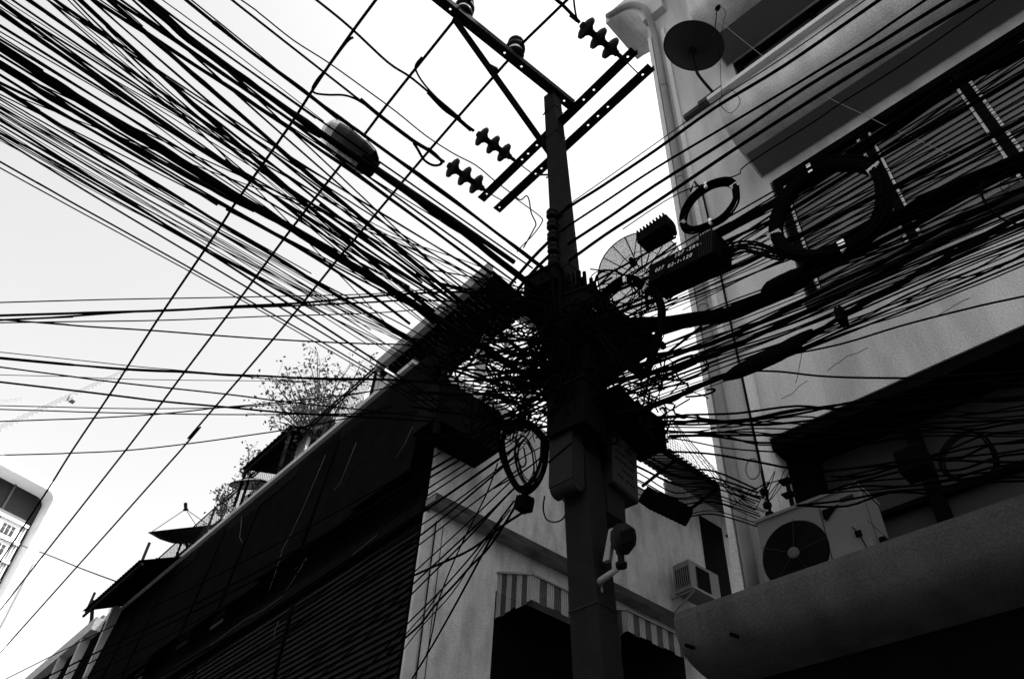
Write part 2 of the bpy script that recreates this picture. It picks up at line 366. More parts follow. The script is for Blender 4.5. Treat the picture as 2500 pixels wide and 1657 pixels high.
# wire rack beside the pier
rk = thing('wire_rack', 'small black bracket of spool insulators with looped wires above the air conditioner', 'wire bracket', at(1865, 1220, X=6.45))
b = MB(); b.box(6.42, 6.46, 2.70, 2.73, 5.55, 6.25)
for z in (5.62, 5.83, 6.05, 6.2): b.box(6.36, 6.46, 2.66, 2.77, z-0.008, z+0.008)
b.build('bracket', 'steel', rk)
for x, y in ((1866, 1200), (1873, 1232), (1879, 1255)):
    b = MB(); b.lathe(at(x, y, X=6.36)-Vector((0, 0, .03)), (0, 0, 1), [(0, 0), (0, .035), (.015, .045), (.025, .025), (.035, .045), (.05, .035), (.05, 0)], 12); b.build('insulator', 'ceramic', rk)
b = MB(); b.tube([at(1838+17*math.cos(a), 1144+25*math.sin(a), X=6.4) for a in [k*0.3 for k in range(44)]], 0.009, 5, cap=False); b.build('wire_loop', 'pipe_paint', rk)
b = MB()
for k in range(9):
    a = random.uniform(0, 6.28); p0 = at(1866, 1200+random.uniform(-5, 50), X=6.33); b.tube(smooth([p0, p0+Vector((random.uniform(-.1, 0), random.uniform(-.25, .25), random.uniform(-.05, .25))), p0+Vector((random.uniform(-.05, .05), random.uniform(-.4, .4), random.uniform(-.1, .35)))]), 0.005, 4)
b.build('wire_tail', 'rubber_thin', rk)

# ------------------------------------------------------------------ the shophouse row on the left
C0 = Vector((6.6, 8.56, 0)); D2 = Vector((0.0925, 0.9957, 0)).normalized(); E2 = Vector((D2.y, -D2.x, 0))
def Lf(s, t, z): return C0+D2*s+E2*t+Vector((0, 0, z))
def onF(x, y, o=0.0):      # street front, o metres proud of it -> (s, z)
    r = ray(x, y); t = ((C0-E2*o-EYE).dot(E2))/r.dot(E2); p = EYE+r*t; return (p-C0).dot(D2), p.z
def onS(x, y, o=0.0):      # alley side -> (t, z)
    r = ray(x, y); t = ((C0-D2*o-EYE).dot(D2))/r.dot(D2); p = EYE+r*t; return (p-C0).dot(E2), p.z
LB = thing('shophouse', 'long dark shuttered shophouse row receding down the street on the left', 'building', Lf(20, 5, 0))
def lbox(b, s0, s1, t0, t1, z0, z1): b.box(s0, s1, t0, t1, z0, z1, Lf)
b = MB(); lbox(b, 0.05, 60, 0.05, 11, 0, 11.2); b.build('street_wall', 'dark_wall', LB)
# alley wall: plaster, with openings
b = MB()
lbox(b, 0, 0.05, 0.0, 1.46, 0, 11.25); lbox(b, 0, 0.05, 1.46, 3.2, 7.55, 11.25); lbox(b, 0, 0.05, 3.2, 4.3, 0, 11.25)
lbox(b, 0, 0.05, 4.3, 6.0, 8.05, 11.25); lbox(b, 0, 0.05, 6.0, 11, 0, 11.9)
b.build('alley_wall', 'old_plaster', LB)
b = MB(); lbox(b, -0.006, 0.0, 1.46, 3.2, 0, 7.55); lbox(b, -0.006, 0.0, 4.3, 6.0, 0, 8.05); b.build('window', 'ac_dark', LB)
b = MB(); lbox(b, -0.006, -0.001, 7.05, 7.85, 9.6, 11.45); b.build('window', 'ac_dark', LB)
b = MB(); lbox(b, -0.26, 0, -0.05, 9, 8.40, 8.50); b.build('ledge', 'ledge_shade', LB)
b = MB(); lbox(b, -0.268, -0.2605, -0.05, 9, 8.41, 8.53); lbox(b, -0.26, 0, -0.05, 9, 8.5, 8.53); b.build('ledge_rim', 'mould_edge', LB)
b = MB(); lbox(b, -0.06, 0.0, -0.06, 0.10, 0, 8.28); b.build('corner_trim', 'pale_parapet', LB)
b = MB(); b.tube([Lf(-0.05, 0.16, z) for z in (0.2, 4, 8.2)], 0.012, 5); b.tube([Lf(-0.05, 0.30, z) for z in (0.2, 4, 8.2)], 0.007, 5); b.build('conduit', 'steel', LB)
# dark folding shutters: horizontal ribs
def ribs(s0, s1, t, z0, z1, pitch, depth, nm, m):
    b = MB(); n = int((z1-z0)/pitch)
    for k in range(n):
        z = z0+k*pitch
        b.hexa([Lf(s0, t-depth, z), Lf(s0, t, z), Lf(s1, t, z), Lf(s1, t-depth, z)], [Lf(s0, t-depth*0.35, z+pitch*0.8), Lf(s0, t, z+pitch*0.8), Lf(s1, t, z+pitch*0.8), Lf(s1, t-depth*0.35, z+pitch*0.8)])
    return b.build(nm, m, LB)
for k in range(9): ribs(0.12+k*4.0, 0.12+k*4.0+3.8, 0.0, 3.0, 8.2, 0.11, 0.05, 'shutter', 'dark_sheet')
b = MB(); lbox(b, 0.0, 60, -0.10, 0.05, 8.3, 8.5); lbox(b, 0.0, 60, -0.16, 0.05, 11.55, 11.9); b.build('string_course', 'dark_wall', LB)
# hanging screens on the upper storeys
for k in range(12):
    s0 = 0.0+k*1.75
    b = MB(); o0 = 0.34 if k == 0 else 0.2+0.05*(k % 3)
    b.hexa([Lf(s0, -o0-0.12, 8.9), Lf(s0, -o0-0.09, 8.9), Lf(s0+1.7, -o0-0.09, 8.9), Lf(s0+1.7, -o0-0.12, 8.9)], [Lf(s0, -o0*0.4-0.03, 11.9), Lf(s0, -o0*0.4, 11.9), Lf(s0+1.7, -o0*0.4, 11.9), Lf(s0+1.7, -o0*0.4-0.03, 11.9)])
    sc = b.build('roller_screen', 'screen_cloth', LB)
# parapet lip catching light
b = MB(); lbox(b, 1.0, 60, -0.17, 0.26, 12.05, 12.16); lbox(b, 17.2, 60, -0.44, -0.17, 11.72, 12.12); b.build('parapet', 'pale_parapet', LB)
b = MB(); lbox(b, 0.3, 60, 0.05, 0.25, 11.2, 12.04); b.build('parapet_wall', 'dark_wall', LB)
# fins and bay at the far end
for k, (x0, y0, x1, y1) in enumerate(((262, 1537, 330, 1480), (190, 1600, 250, 1555), (130, 1657, 180, 1600))):
    s, z = onF(x0, y0, 0.3)
    b = MB(); lbox(b, s-0.12, s+0.02, -0.42, 0.05, 8.6, 12.0); b.build('fin', 'pale_parapet', LB)
for k in range(5):
    s, z = onF(*((330, 1600), (400, 1560), (370, 1620), (480, 1530), (565, 1480))[k]); 
    b = MB()
    for j in range(5): lbox(b, s-0.3, s+0.3, -0.20, -0.17, z-0.5+j*0.2, z-0.42+j*0.2)
    b.build('window_grille', 'sign_paint', LB)
# thin pale ropes / seams over the dark front
for k, pts in enumerate((((590, 1260), (588, 1290), (585, 1310), (592, 1325)), ((795, 1110), (765, 1180), (740, 1240), (712, 1300), (690, 1340), (672, 1400), (655, 1445)),
                         ((513, 1574), (560, 1540), (600, 1510), (640, 1490), (689, 1455)), ((870, 1080), (850, 1130), (830, 1180), (815, 1195)),
                         ((860, 1355), (890, 1330), (920, 1305)), ((681, 1515), (672, 1535), (668, 1560)), ((1008, 1040), (990, 1080), (965, 1120)), ((720, 1390), (750, 1360), (700, 1440)))):
    b = MB(); b.tube([at(x, y, X=5.95+0.0925*onF(x, y)[0]) for x, y in pts], 0.005, 4)
    tag(b.build('hanging_string', 'string'), ['thin pale string hanging from the parapet below the pale dish', 'long pale string running down the dark screens in the middle of the row', 'pale slack string near the foot of the dark shophouse front', 'short pale string on the dark screens nearest the parapet', 'thin pale string low on the dark shutters near the alley corner', 'short bright frayed string low on the dark shutters', 'thin pale cord at the loose edge of the corner screen', 'faint pale string beside the long string on the dark front'][k], 'string')
# rooftop corner canopy
cn = thing('roof_shelter', 'dark roof shelter with a grey front beam at the near corner of the shophouse roof', 'roof shelter', Lf(1, 1, 12.1))
b = MB(); lbox(b, -0.95, 2.9, -0.02, 0.12, 13.2, 13.5); b.build('beam', 'pipe_paint', cn)
b = MB(); n = 26
for k in range(n):
    s0 = -0.9+k*3.75/n; b.hexa([Lf(s0, 0.12, 13.42), Lf(s0, 1.25, 13.2), Lf(s0+0.07, 1.25, 13.2), Lf(s0+0.07, 0.12, 13.42)], [Lf(s0, 0.12, 13.46), Lf(s0, 1.25, 13.24), Lf(s0+0.144, 1.25, 13.24), Lf(s0+0.144, 0.12, 13.46)])
b.build('roof_sheet', 'dark_wall', cn)
b = MB(); lbox(b, -0.9, 2.8, 0.7, 0.78, 13.1, 13.18); lbox(b, -0.9, -0.8, 0.1, 1.25, 13.05, 13.15); lbox(b, 2.75, 2.85, 0.1, 1.25, 13.1, 13.2); b.build('rafter', 'dark_wall', cn)
for s, t in ((0.35, 1.0), (2.75, 0.3), (0.4, 2.3)):
    b = MB(); lbox(b, s-0.09, s+0.09, t-0.09, t+0.09, 11.9, 13.1); b.build('post', 'pale_sheet', cn)
b = MB()
lbox(b, 0.0, 0.12, 1.4, 4.6, 13.92, 14.02)
b.build('rail', 'pale_sheet', cn)
b = MB(); lbox(b, -1.5, -0.002, 1.4, 4.6, 14.0, 14.04); lbox(b, -1.5, -1.4, 1.4, 4.6, 13.9, 13.999); lbox(b, -1.5, -0.002, 2.9, 3.0, 13.9, 13.999); b.build('roof_sheet', 'dark_wall', cn)
# awning below the corner, black, projecting over the alley
b = MB()
p = [at(1040, 990, Y=8.2), at(1200, 1065, Y=8.0), at(1195, 1100, Y=7.4), at(1145, 1100, Y=7.6), at(1050, 1078, Y=8.1)]
hb = thing('sign_box', 'black boxy sign case hanging at the alley corner left of the pole', 'sign box', Lf(-0.4, 0.6, 9.3))
b = MB(); t0, z0 = onS(1045, 1000, 0.5); t1, z1 = onS(1195, 1095, 0.5); t2, zt = onS(1190, 1010, 0.5)
lbox(b, -0.75, -0.12, t0, t1, z0-0.30, z0+0.55); b.build('case', 'ac_dark', hb)
b = MB(); lbox(b, -0.78, -0.7, t0+0.02, t0+0.1, z0-0.6, z0+1.2); b.build('upright', 'dark_wall', hb); b = MB(); lbox(b, -0.12, -0.0, t0+0.2, t0+0.3, z0, z0+0.1); b.build('bracket', 'dark_wall', hb); b = MB(); lbox(b, -0.12, -0.0, t1-0.3, t1-0.2, z0, z0+0.1); b.build('bracket', 'dark_wall', hb)

# awnings on the alley wall
def awning(t0, t1, zt, zb, o, label, n, side=True):
    a = thing('awning', label, 'awning', Lf(0, (t0+t1)/2, zt), 'striped sheet awnings on the alley wall'); zo = zb+(zt-zb)*0.52
    for par, m_, nm in ((0, 'awning_light', 'sheet'), (1, 'awning_dark', 'sheet_stripe')):
        b = MB()
        def strip(P0, P1, B0, B1, nn):       # vertical ribs between a top line and a bottom line
            for k in range(nn):
                if (k % 2) != par: continue
                for j in range(4):
                    u0 = (k+j/4)/nn; u1 = (k+(j+0.8)/4)/nn; q_ = 0.02*(1+math.sin(k*1.7))
                    b.face([P0.lerp(P1, u0), P0.lerp(P1, u1), B0.lerp(B1, u1)+Vector((0, 0, -q_)), B0.lerp(B1, u0)+Vector((0, 0, -q_))])
                    b.face([P0.lerp(P1, u1), P0.lerp(P1, (k+(j+1)/4)/nn)+D2*.02, B0.lerp(B1, (k+(j+1)/4)/nn)+D2*.02, B0.lerp(B1, u1)+Vector((0, 0, -q_))])
        if side: strip(Lf(0, t0, zt), Lf(-o, t0, zo), Lf(0, t0, zb), Lf(-o, t0, zb), 7)
        strip(Lf(-o, t0, zo), Lf(-o, t1, zo), Lf(-o, t0, zb), Lf(-o, t1, zb), n)
        if par: b.face([Lf(0, t0, zt), Lf(0, t1, zt), Lf(-o, t1, zo), Lf(-o, t0, zo)])
        b.build(nm, m_, a)
    b = MB(); b.bar(Lf(0, t0-.01, zt), Lf(-o-.02, t0-.01, zo), 0.03); b.bar(Lf(-o-.01, t0, zo), Lf(-o-.01, t1, zo), 0.025); b.build('top_rail', 'pipe_paint', a)
    return a
awning(1.48, 3.25, 7.87, 7.13, 0.85, 'striped corrugated awning over the dark opening left of the pole', 12)
awning(3.55, 6.1, 8.0, 7.35, 0.85, 'striped corrugated awning partly hidden between the pole and the curved canopy', 18)
# small air conditioner on a wall bracket
sa = thing('air_conditioner', 'small boxy air conditioner on an angle bracket on the stained alley wall', 'air conditioner', Lf(-0.3, 6.4, 9.1))
b = MB(); lbox(b, -0.55, -0.15, 5.75, 6.65, 9.02, 9.62); b.build('casing', 'ac_paint', sa)
b = MB(); lbox(b, -0.56, -0.552, 5.95, 6.35, 9.1, 9.55); b.build('fan_opening', 'ac_dark', sa)
b = MB()
for k in range(7): lbox(b, -0.52+k*0.05, -0.5+k*0.05, 5.742, 5.749, 9.1, 9.5)
b.build('side_vent', 'ac_dark', sa)
b = MB()
for t in (5.8, 6.6): b.bar(Lf(-0.62, t, 9.0), Lf(-0.005, t, 9.0), 0.035); b.bar(Lf(-0.6, t, 8.98), Lf(-0.01, t, 8.7), 0.025)
b.bar(Lf(-0.62, 5.7, 8.99), Lf(-0.62, 7.3, 8.99), 0.035); b.build('bracket', 'pipe_paint', sa)
# corrugated canopy at the top of the alley wall
cv = thing('roof_canopy', 'corrugated roof canopy along the top of the stained alley wall right of the pole', 'canopy', Lf(-0.5, 5.5, 12.5))
b = MB(); n = 40
for k in range(n):
    t0 = 3.6+k*5.2/n; t1 = t0+5.2/n*0.62; dz = -0.14*(t0-3.6)
    for (u0, u1, h) in ((t0, t1, 0.0), (t1, t0+5.2/n, 0.04)):
        b.hexa([Lf(-1.0, u0, 11.62+h+dz*0.3), Lf(0.2, u0, 12.25+h+dz*0.3), Lf(0.2, u1, 12.25+h+dz*0.3), Lf(-1.0, u1, 11.62+h+dz*0.3)], [Lf(-1.0, u0, 11.65+h+dz*0.3), Lf(0.2, u0, 12.28+h+dz*0.3), Lf(0.2, u1, 12.28+h+dz*0.3), Lf(-1.0, u1, 11.65+h+dz*0.3)])
b.build('roof_sheet', 'sign_paint', cv)
b = MB(); lbox(b, -0.95, -0.88, 3.6, 8.8, 11.5, 11.58)
for t in (3.8, 5.2, 6.6, 8.0): b.bar(Lf(-0.95, t, 11.5), Lf(0, t, 11.3), 0.05)
b.build('frame', 'dark_wall', cv)
# wire fence above it
wf_ = thing('wire_fence', 'fine wire mesh fence on the roof behind the corner pier', 'fence', Lf(0.5, 7.5, 13))
b = MB()
p0 = (at(1560, 985, Y=9.3), at(1640, 1060, Y=9.3)); 
for k in range(24):
    u = k/23; b.bar(Lf(0.5, 6.9+u*2.2, 12.3), Lf(0.5, 6.9+u*2.2, 14.0-1.0*u), 0.008)
for k in range(18):
    z = 12.3+k*0.09; b.bar(Lf(0.5, 6.9, z), Lf(0.5, 9.1, z), 0.008)
b.build('wire', 'steel', wf_)
b = MB(); b.bar(Lf(0.5, 6.6, 12.28), Lf(0.5, 9.1, 12.28), 0.08); b.bar(Lf(0.5, 9.1, 12.2), Lf(0.5, 9.1, 13.1), 0.05); b.build('post', 'pipe_paint', wf_)

# ------------------------------------------------------------------ rooftop clutter on the shophouse row
rf = thing('rooftop_fence', 'long wire fence with two top rails along the shophouse parapet', 'fence', Lf(8, 0, 12.15))
b = MB()
for z in (13.42, 13.30): b.bar(Lf(2.9, 0.05, z), Lf(10.5, 0.05, z), 0.035)
b.bar(Lf(10.5, 0.05, 13.4), Lf(17.2, 0.05, 13.3), 0.03)
b.build('rail', 'steel', rf)
for k in range(8):
    b = MB(); s = 2.95+k*2.0; b.bar(Lf(s, 0.05, 12.17), Lf(s, 0.05, 13.42), 0.05); b.build('post', 'steel', rf)
b = MB()
for k in range(150):
    s = 2.9+k*0.1; b.bar(Lf(s, 0.06, 12.17), Lf(s+0.9, 0.06, 13.35), 0.006); b.bar(Lf(s+0.9, 0.063, 12.17), Lf(s, 0.063, 13.35), 0.006)
b.build('wire_mesh', 'steel', rf)
def rcan(s0, s1, t0, t1, z0, z1, label, m_='dark_wall', teeth=True):
    o = thing('corrugated_canopy', label, 'canopy', Lf((s0+s1)/2, 0, 12.2), 'sheet canopies on the shophouse roof')
    b = MB(); n = int((s1-s0)/0.09)
    for k in range(n):
        u0 = s0+k*0.09; h = 0.035 if k % 2 else 0; h2 = 0.035-h
        b.face([Lf(u0, t0, z0+h), Lf(u0, t1, z1+h), Lf(u0+0.09, t1, z1+h2), Lf(u0+0.09, t0, z0+h2)])
        b.face([Lf(u0, t0, z0+h+.012), Lf(u0, t1, z1+h+.012), Lf(u0+0.09, t1, z1+h2+.012), Lf(u0+0.09, t0, z0+h2+.012)])
        b.face([Lf(u0, t0, z0+h), Lf(u0, t0, z0+h+.012), Lf(u0+0.09, t0, z0+h2+.012), Lf(u0+0.09, t0, z0+h2)])
    b.build('roof_sheet', m_, o)
    b = MB()
    for s in (s0+0.15, s1-0.15): b.bar(Lf(s, t0+0.1, 12.17), Lf(s, t0+0.1, z0), 0.06)
    b.bar(Lf(s0, t0+0.1, z0-0.06), Lf(s1, t0+0.1, z0-0.06), 0.06)
    b.build('frame', 'steel', o); return o
rcan(6.0, 8.6, -0.35, 1.2, 13.25, 13.75, 'dark corrugated roof canopy beside the bush, with a toothed edge')
rcan(11.5, 17.6, 0.45, 1.9, 13.45, 13.95, 'long dark sheet roof behind the dark mesh dish')
rcan(11.6, 15.9, -1.15, 0.1, 11.55, 12.2, 'black sheet awning jutting from the parapet below the dark mesh dish')
for lab, s0, s1, z1, m_ in (('ribbed grey panel at the far left end of the roof, first of two', 19.6, 21.4, 13.2, 'awning_dark'), ('ribbed grey panel at the far left end of the roof, farther of two', 21.8, 24.0, 13.1, 'awning_dark'), ('narrow pale board by the corner end of the roof fence', 3.6, 3.9, 13.0, 'pale_sheet'), ('narrow dark board behind the bush', 5.0, 5.2, 13.2, 'dark_sheet'), ('pale box-like panel low behind the bush', 5.4, 6.0, 12.7, 'pale_sheet'), ('pale narrow board between the dishes', 9.7, 9.95, 13.0, 'pale_sheet'), ('grey narrow board between the dishes', 10.2, 10.6, 12.8, 'awning_light'), ('tall pale corrugated sheet leaning behind the fence under the bush', 6.2, 6.7, 13.5, 'pale_sheet'), ('pale sheet panel standing behind the pale dish', 8.6, 9.4, 13.1, 'pale_sheet'),
                       ('dark ribbed panel standing beside the toothed canopy', 7.1, 7.6, 13.3, 'dark_sheet'), ('white board leaning behind the dark mesh dish', 11.6, 11.75, 13.3, 'white_tie'), ('pale pillar beside the roof shelter', 2.9, 3.35, 13.6, 'pale_sheet'), ('pale ribbed panel at the far end behind the parapet', 18.8, 19.4, 13.0, 'pale_parapet')):
    b = MB(); n = 5
    for k in range(n):
        u0 = s0+(s1-s0)*k/n; u1 = s0+(s1-s0)*(k+1)/n; lbox(b, u0, u1, 0.22+0.02*(k % 2), 0.3, 12.1, z1)
    tag(b.build('sheet_panel', m_), lab, 'panel', 'panels standing on the shophouse roof')
# dark mesh dish seen edge-on
def mesh_dish(c, nrm, r, depth, nm, label, mt, feed=True, arms=3):
    o = thing(nm, label, 'satellite dish', c-nrm*depth-Vector((0, 0, 0.8)))
    b = MB(); prof = [(-depth+depth*(q/10)**2, r*q/10) for q in range(11)]
    b.lathe(c, nrm, prof, 36); b.build('reflector', mt, o)
    x = nrm.cross(Vector((0, 0, 1)));
    if x.length < 0.05: x = Vector((1, 0, 0))
    x.normalize(); y = nrm.cross(x)
    b = MB(); b.tube([c+(x*math.cos(a)+y*math.sin(a))*r for a in [2*math.pi*i/40 for i in range(40)]], 0.013, 5, closed=True)
    b.tube([c-nrm*depth*0.64+(x*math.cos(a)+y*math.sin(a))*r*0.6 for a in [2*math.pi*i/30 for i in range(30)]], 0.007, 4, closed=True)
    b.build('rim', 'steel', o)
    b = MB()
    for k in range(18):
        a = 2*math.pi*k/18; b.tube([c+nrm*(-depth+depth*q*q)+(x*math.cos(a)+y*math.sin(a))*r*q for q in (0.1, .4, .7, 1)], 0.013, 4)
    b.build('rib', 'steel', o)
    b = MB()
    for k in range(arms):
        a = 2*math.pi*k/arms+0.4; b.bar(c+(x*math.cos(a)+y*math.sin(a))*r*0.97, c+nrm*r*0.55, 0.014)
    b.build('feed_stay', 'steel', o)
    b = MB(); b.lathe(c+nrm*r*0.5, nrm, [(0, 0), (0, .07), (.06, .07), (.06, .045), (.22, .05), (.24, 0)], 12); b.build('feed_horn', 'ac_dark', o)
    b = MB(); b.tube([c-nrm*depth, c-nrm*(depth+0.15), c-nrm*(depth+0.15)-Vector((0, 0, 0.9))], 0.035, 8); b.build('mast', 'steel', o)
    return o
dd = at(455, 1289, H=22.2); s_, z_ = (dd-C0).dot(D2), dd.z
vd = (dd-EYE).normalized()
up1 = (CY - CY.dot(vd)*vd).normalized()            # edge-on from the street: its face tips up towards the sky
mesh_dish(dd, (up1*0.98+vd*0.0+CX*-0.03).normalized(), 0.98, 0.42, 'mesh_dish', 'dark mesh satellite dish seen edge-on on the shophouse parapet', 'dark_sheet')
pd = at(612, 1183, H=18.3)
mesh_dish(pd, Vector((-0.35, -0.15, 0.9)).normalized()*-1, 0.5, 0.14, 'satellite_dish', 'pale satellite dish tilted over the shophouse parapet beside the plants', 'pale_dish', arms=1)
md = at(1562, 665, X=8.7); vn = (EYE-md).normalized()
mesh_dish(md, (vn*0.9+Vector((0, 0.15, 0.45))).normalized(), 0.86, 0.2, 'mesh_dish', 'big round see-through mesh dish with dark ribs behind the pole, beside the corner pier', 'mesh_metal')
b = MB(); lbox(b, 24.5, 24.6, 0.2, 0.3, 12, 14.1); s, z = onF(224, 1495)
b = MB(); b.bar(at(224, 1510, H=33), at(227, 1465, H=33), 0.12); b.bar(at(224, 1510, H=33), at(205, 1560, H=33), 0.10); tag(b.build('roof_post', 'dark_wall'), 'short black post standing up from the far end of the shophouse roof', 'post')
# bush and plants
def plant(nm, base, tips, nleaf, lsz, label, spread=0.3, cat='plant', dens=1):
    o = thing(nm, label, cat, base); br = MB(); lf = MB(); nodes = []
    for tp in tips:
        mid = base.lerp(tp, 0.5)+Vector((random.uniform(-.15, .15), random.uniform(-.15, .15), random.uniform(-0.05, .1)))*spread*2
        path = smooth([base, mid, tp], 5); L = len(path)
        br.tube(path, [0.03*spread*2*(1-i/L)+0.006 for i in range(L)], 5)
        for i in range(L//3, L):
            for _ in range(dens):
                q = path[i]+Vector((random.gauss(0, 1), random.gauss(0, 1), random.gauss(0, 1)))*spread*0.55
                br.tube([path[i], path[i].lerp(q, .6)+Vector((0, 0, .03)), q], 0.0045, 3); nodes.append(q)
    for k in range(nleaf):
        q = random.choice(nodes)+Vector((random.gauss(0, 1), random.gauss(0, 1), random.gauss(0, 1)))*spread*0.22
        a = Vector((random.uniform(-1, 1), random.uniform(-1, 1), random.uniform(-1, .6))).normalized(); c = a.cross(Vector((random.random(), random.random(), random.random()))).normalized()
        l = lsz*random.uniform(.6, 1.3); lf.face([q, q+a*l*.5+c*l*.28, q+a*l, q+a*l*.5-c*l*.28])
    br.build('trunk' if cat == 'tree' else 'stem', 'bark', o); lf.build('crown' if cat == 'tree' else 'foliage', 'leaf', o); return o
TB = at(775, 1075, H=16.6)
tips = [at(x, y, H=16.6+random.uniform(-.9, .9)) for x, y in ((775, 858), (755, 880), (700, 905), (725, 895), (650, 955), (665, 925), (690, 960), (720, 940), (770, 930), (800, 920), (830, 900), (860, 885), (885, 880), (840, 940), (870, 925), (740, 985), (700, 1005), (655, 985), (680, 1030), (715, 1025), (760, 1010), (800, 980), (835, 985), (730, 960), (780, 900))]
plant('roof_tree', TB, tips, 1700, 0.10, 'leafy sparse bush growing out of the shophouse roof fence', 0.42, 'tree', 2)
for (bx, by, H, tl, nl, lab) in ((600, 1170, 19.5, ((610, 1130), (620, 1105), (608, 1095), (635, 1108), (598, 1145)), 130, 'small spiky plant above the pale dish'), (540, 1270, 21.5, ((545, 1200), (530, 1195), (560, 1180), (572, 1205), (555, 1230)), 260, 'climbing plant on the roof fence between the two dishes'),
                                 (740, 1120, 17.5, ((735, 1085), (755, 1075), (725, 1100), (770, 1080)), 260, 'low dark plant at the foot of the toothed canopy'), (480, 1340, 23.5, ((500, 1310), (515, 1290), (470, 1325), (525, 1300)), 260, 'straggling plant under the dark mesh dish'), (1235, 850, 12.5, ((1232, 790), (1245, 800), (1255, 815), (1228, 815)), 60, 'faint plant on the roof seen through the rails left of the pole')):
    plant('roof_plant', at(bx, by, H=H), [at(x, y, H=H+random.uniform(-.2, .2)) for x, y in tl], nl, 0.10, lab, 0.25, 'plant', 2)

# ------------------------------------------------------------------ far tower and crane
TY = 150.0
tr = at(111, 1205, Y=TY); ttop = at(50, 1150, Y=TY).z
TW = thing('tower_block', 'white high-rise tower with a rounded frame at the far left', 'building', (tr.x+3.6, TY, 0))
XRt = tr.x+3.6; ZT = at(95, 1182, Y=TY).z
def rounded_frame(b, x0, x1, zt, zb, rad, th, y0, y1):
    outer = []; inner = []
    for k in range(9):
        a = k/8*math.pi/2
        outer.append((x1-rad+rad*math.sin(a), zt-rad+rad*math.cos(a))); ri = max(rad-th, 0.2); inner.append((x1-rad+ri*math.sin(a), zt-rad+ri*math.cos(a)))
    outer = [(x0, zt)]+outer+[(x1, zb)]; inner = [(x0, zt-th)]+inner+[(x1-th, zb)]
    for i in range(len(outer)-1):
        o0, o1, i0, i1 = outer[i], outer[i+1], inner[i], inner[i+1]
        b.face([(o0[0], y0, o0[1]), (o1[0], y0, o1[1]), (i1[0], y0, i1[1]), (i0[0], y0, i0[1])])
        b.face([(i0[0], y0, i0[1]), (i1[0], y0, i1[1]), (i1[0], y1, i1[1]), (i0[0], y1, i0[1])])
        b.face([(o0[0], y0, o0[1]), (o1[0], y0, o1[1]), (o1[0], y1, o1[1]), (o0[0], y1, o0[1])])
b = MB(); rounded_frame(b, XRt-60, XRt, ZT+1.5, 0, 3.6, 1.9, TY, TY+4); b.build('frame', 'tower_white', TW)
b = MB(); rounded_frame(b, XRt-60, XRt+1.6, ZT-11.5, 0, 1.2, 1.3, TY-2.5, TY+10) if False else b.box(XRt+0.1, XRt+1.7, TY-2, TY+9, 0, ZT-13); b.build('side_fin', 'tower_white', TW)
b = MB(); b.box(XRt-60, XRt-1.9, TY+4, TY+16, 0, ZT-.4); b.build('recessed_wall', 'tower_dark', TW)
z = ZT-7.5; k = 0
while z > 8:
    fl = MB(); fl.box(XRt-60, XRt-3.2, TY+0.9, TY+3.99, z-0.5, z); fl.box(XRt-60, XRt-3.2, TY+1.4, TY+3.99, z-3.5, z-0.5); f = fl.build('storey', 'tower_white', TW)
    if z > ZT-60:
        for j in range(9):
            x = XRt-5.6-j*4.6; wi = MB()
            for q in range(3): wi.box(x-1.5+q*0.8, x-0.9+q*0.8, TY+1.32, TY+1.39, z-3.0, z-1.9); wi.box(x-1.5+q*0.8, x-0.9+q*0.8, TY+1.32, TY+1.39, z-1.75, z-1.2)
            wi.box(x-1.5, x+0.7, TY+1.33, TY+1.39, z-2.9, z-2.8); wi.box(x-0.75, x-0.6, TY+1.33, TY+1.39, z-3.0, z-1.2); wi.build('window', 'tower_dark', f)
            if j < 6:
                rl = MB(); rl.box(x+1.5, x+1.65, TY+1.2, TY+1.39, z-3.4, z-0.5); rl.box(x+2.0, x+2.1, TY+1.2, TY+1.39, z-3.4, z-0.5); rl.build('downpipe', 'tower_grey', f)
    z -= 3.5; k += 1
for j in range(5):
    b = MB(); b.box(XRt-8-j*6.0, XRt-7.7-j*6.0, TY+3.6, TY+3.98, ZT-7.4, ZT-.4); b.build('column', 'tower_grey', TW)
b = MB(); b.box(XRt-60, XRt-3.6, TY+2, TY+2.2, ZT-7.5, ZT-6.4); b.build('roof_parapet', 'tower_grey', TW)
dv = ray(3306, 2883); TW.rotation_euler.z = math.atan2(dv.y, dv.x)
def jib(pa, pb, H0, H1, label, w_=1.6):
    a = at(*pa, H=H0); c = at(*pb, H=H1); o = thing('tower_crane', label, 'crane', (a.x, a.y, 0), 'faint cranes beyond the rooftops')
    d = (c-a); L = d.length; d.normalize(); sx = d.cross(Vector((0, 0, 1))).normalized(); up = sx.cross(d); b = MB(); n = int(L/2.2)
    P = lambda i, j: a+d*(L*i/n)+((sx*w_/2, sx*-w_/2, up*w_)[j])
    for j in range(3): b.bar(P(0, j), P(n, j), 0.16)
    for i in range(n):
        for j in range(3): b.bar(P(i, j), P(i+1, (j+1) % 3), 0.10)
    b.build('jib', 'crane_steel_haze', o)
    b = MB(); b.bar(Vector((a.x, a.y, 0)), a, 1.4); b.build('mast', 'crane_steel_haze', o)
    b = MB(); m0 = a+d*L*0.62; b.box(m0.x-1, m0.x+1, m0.y-1, m0.y+1, m0.z-1.6, m0.z); b.build('trolley', 'crane_steel_haze', o)
jib((-160, 1125), (315, 905), 190, 235, 'faint thin crane jib slanting across the left sky')
jib((-120, 1000), (55, 976), 300, 310, 'short faint crane jib tip at the left edge', 1.2)

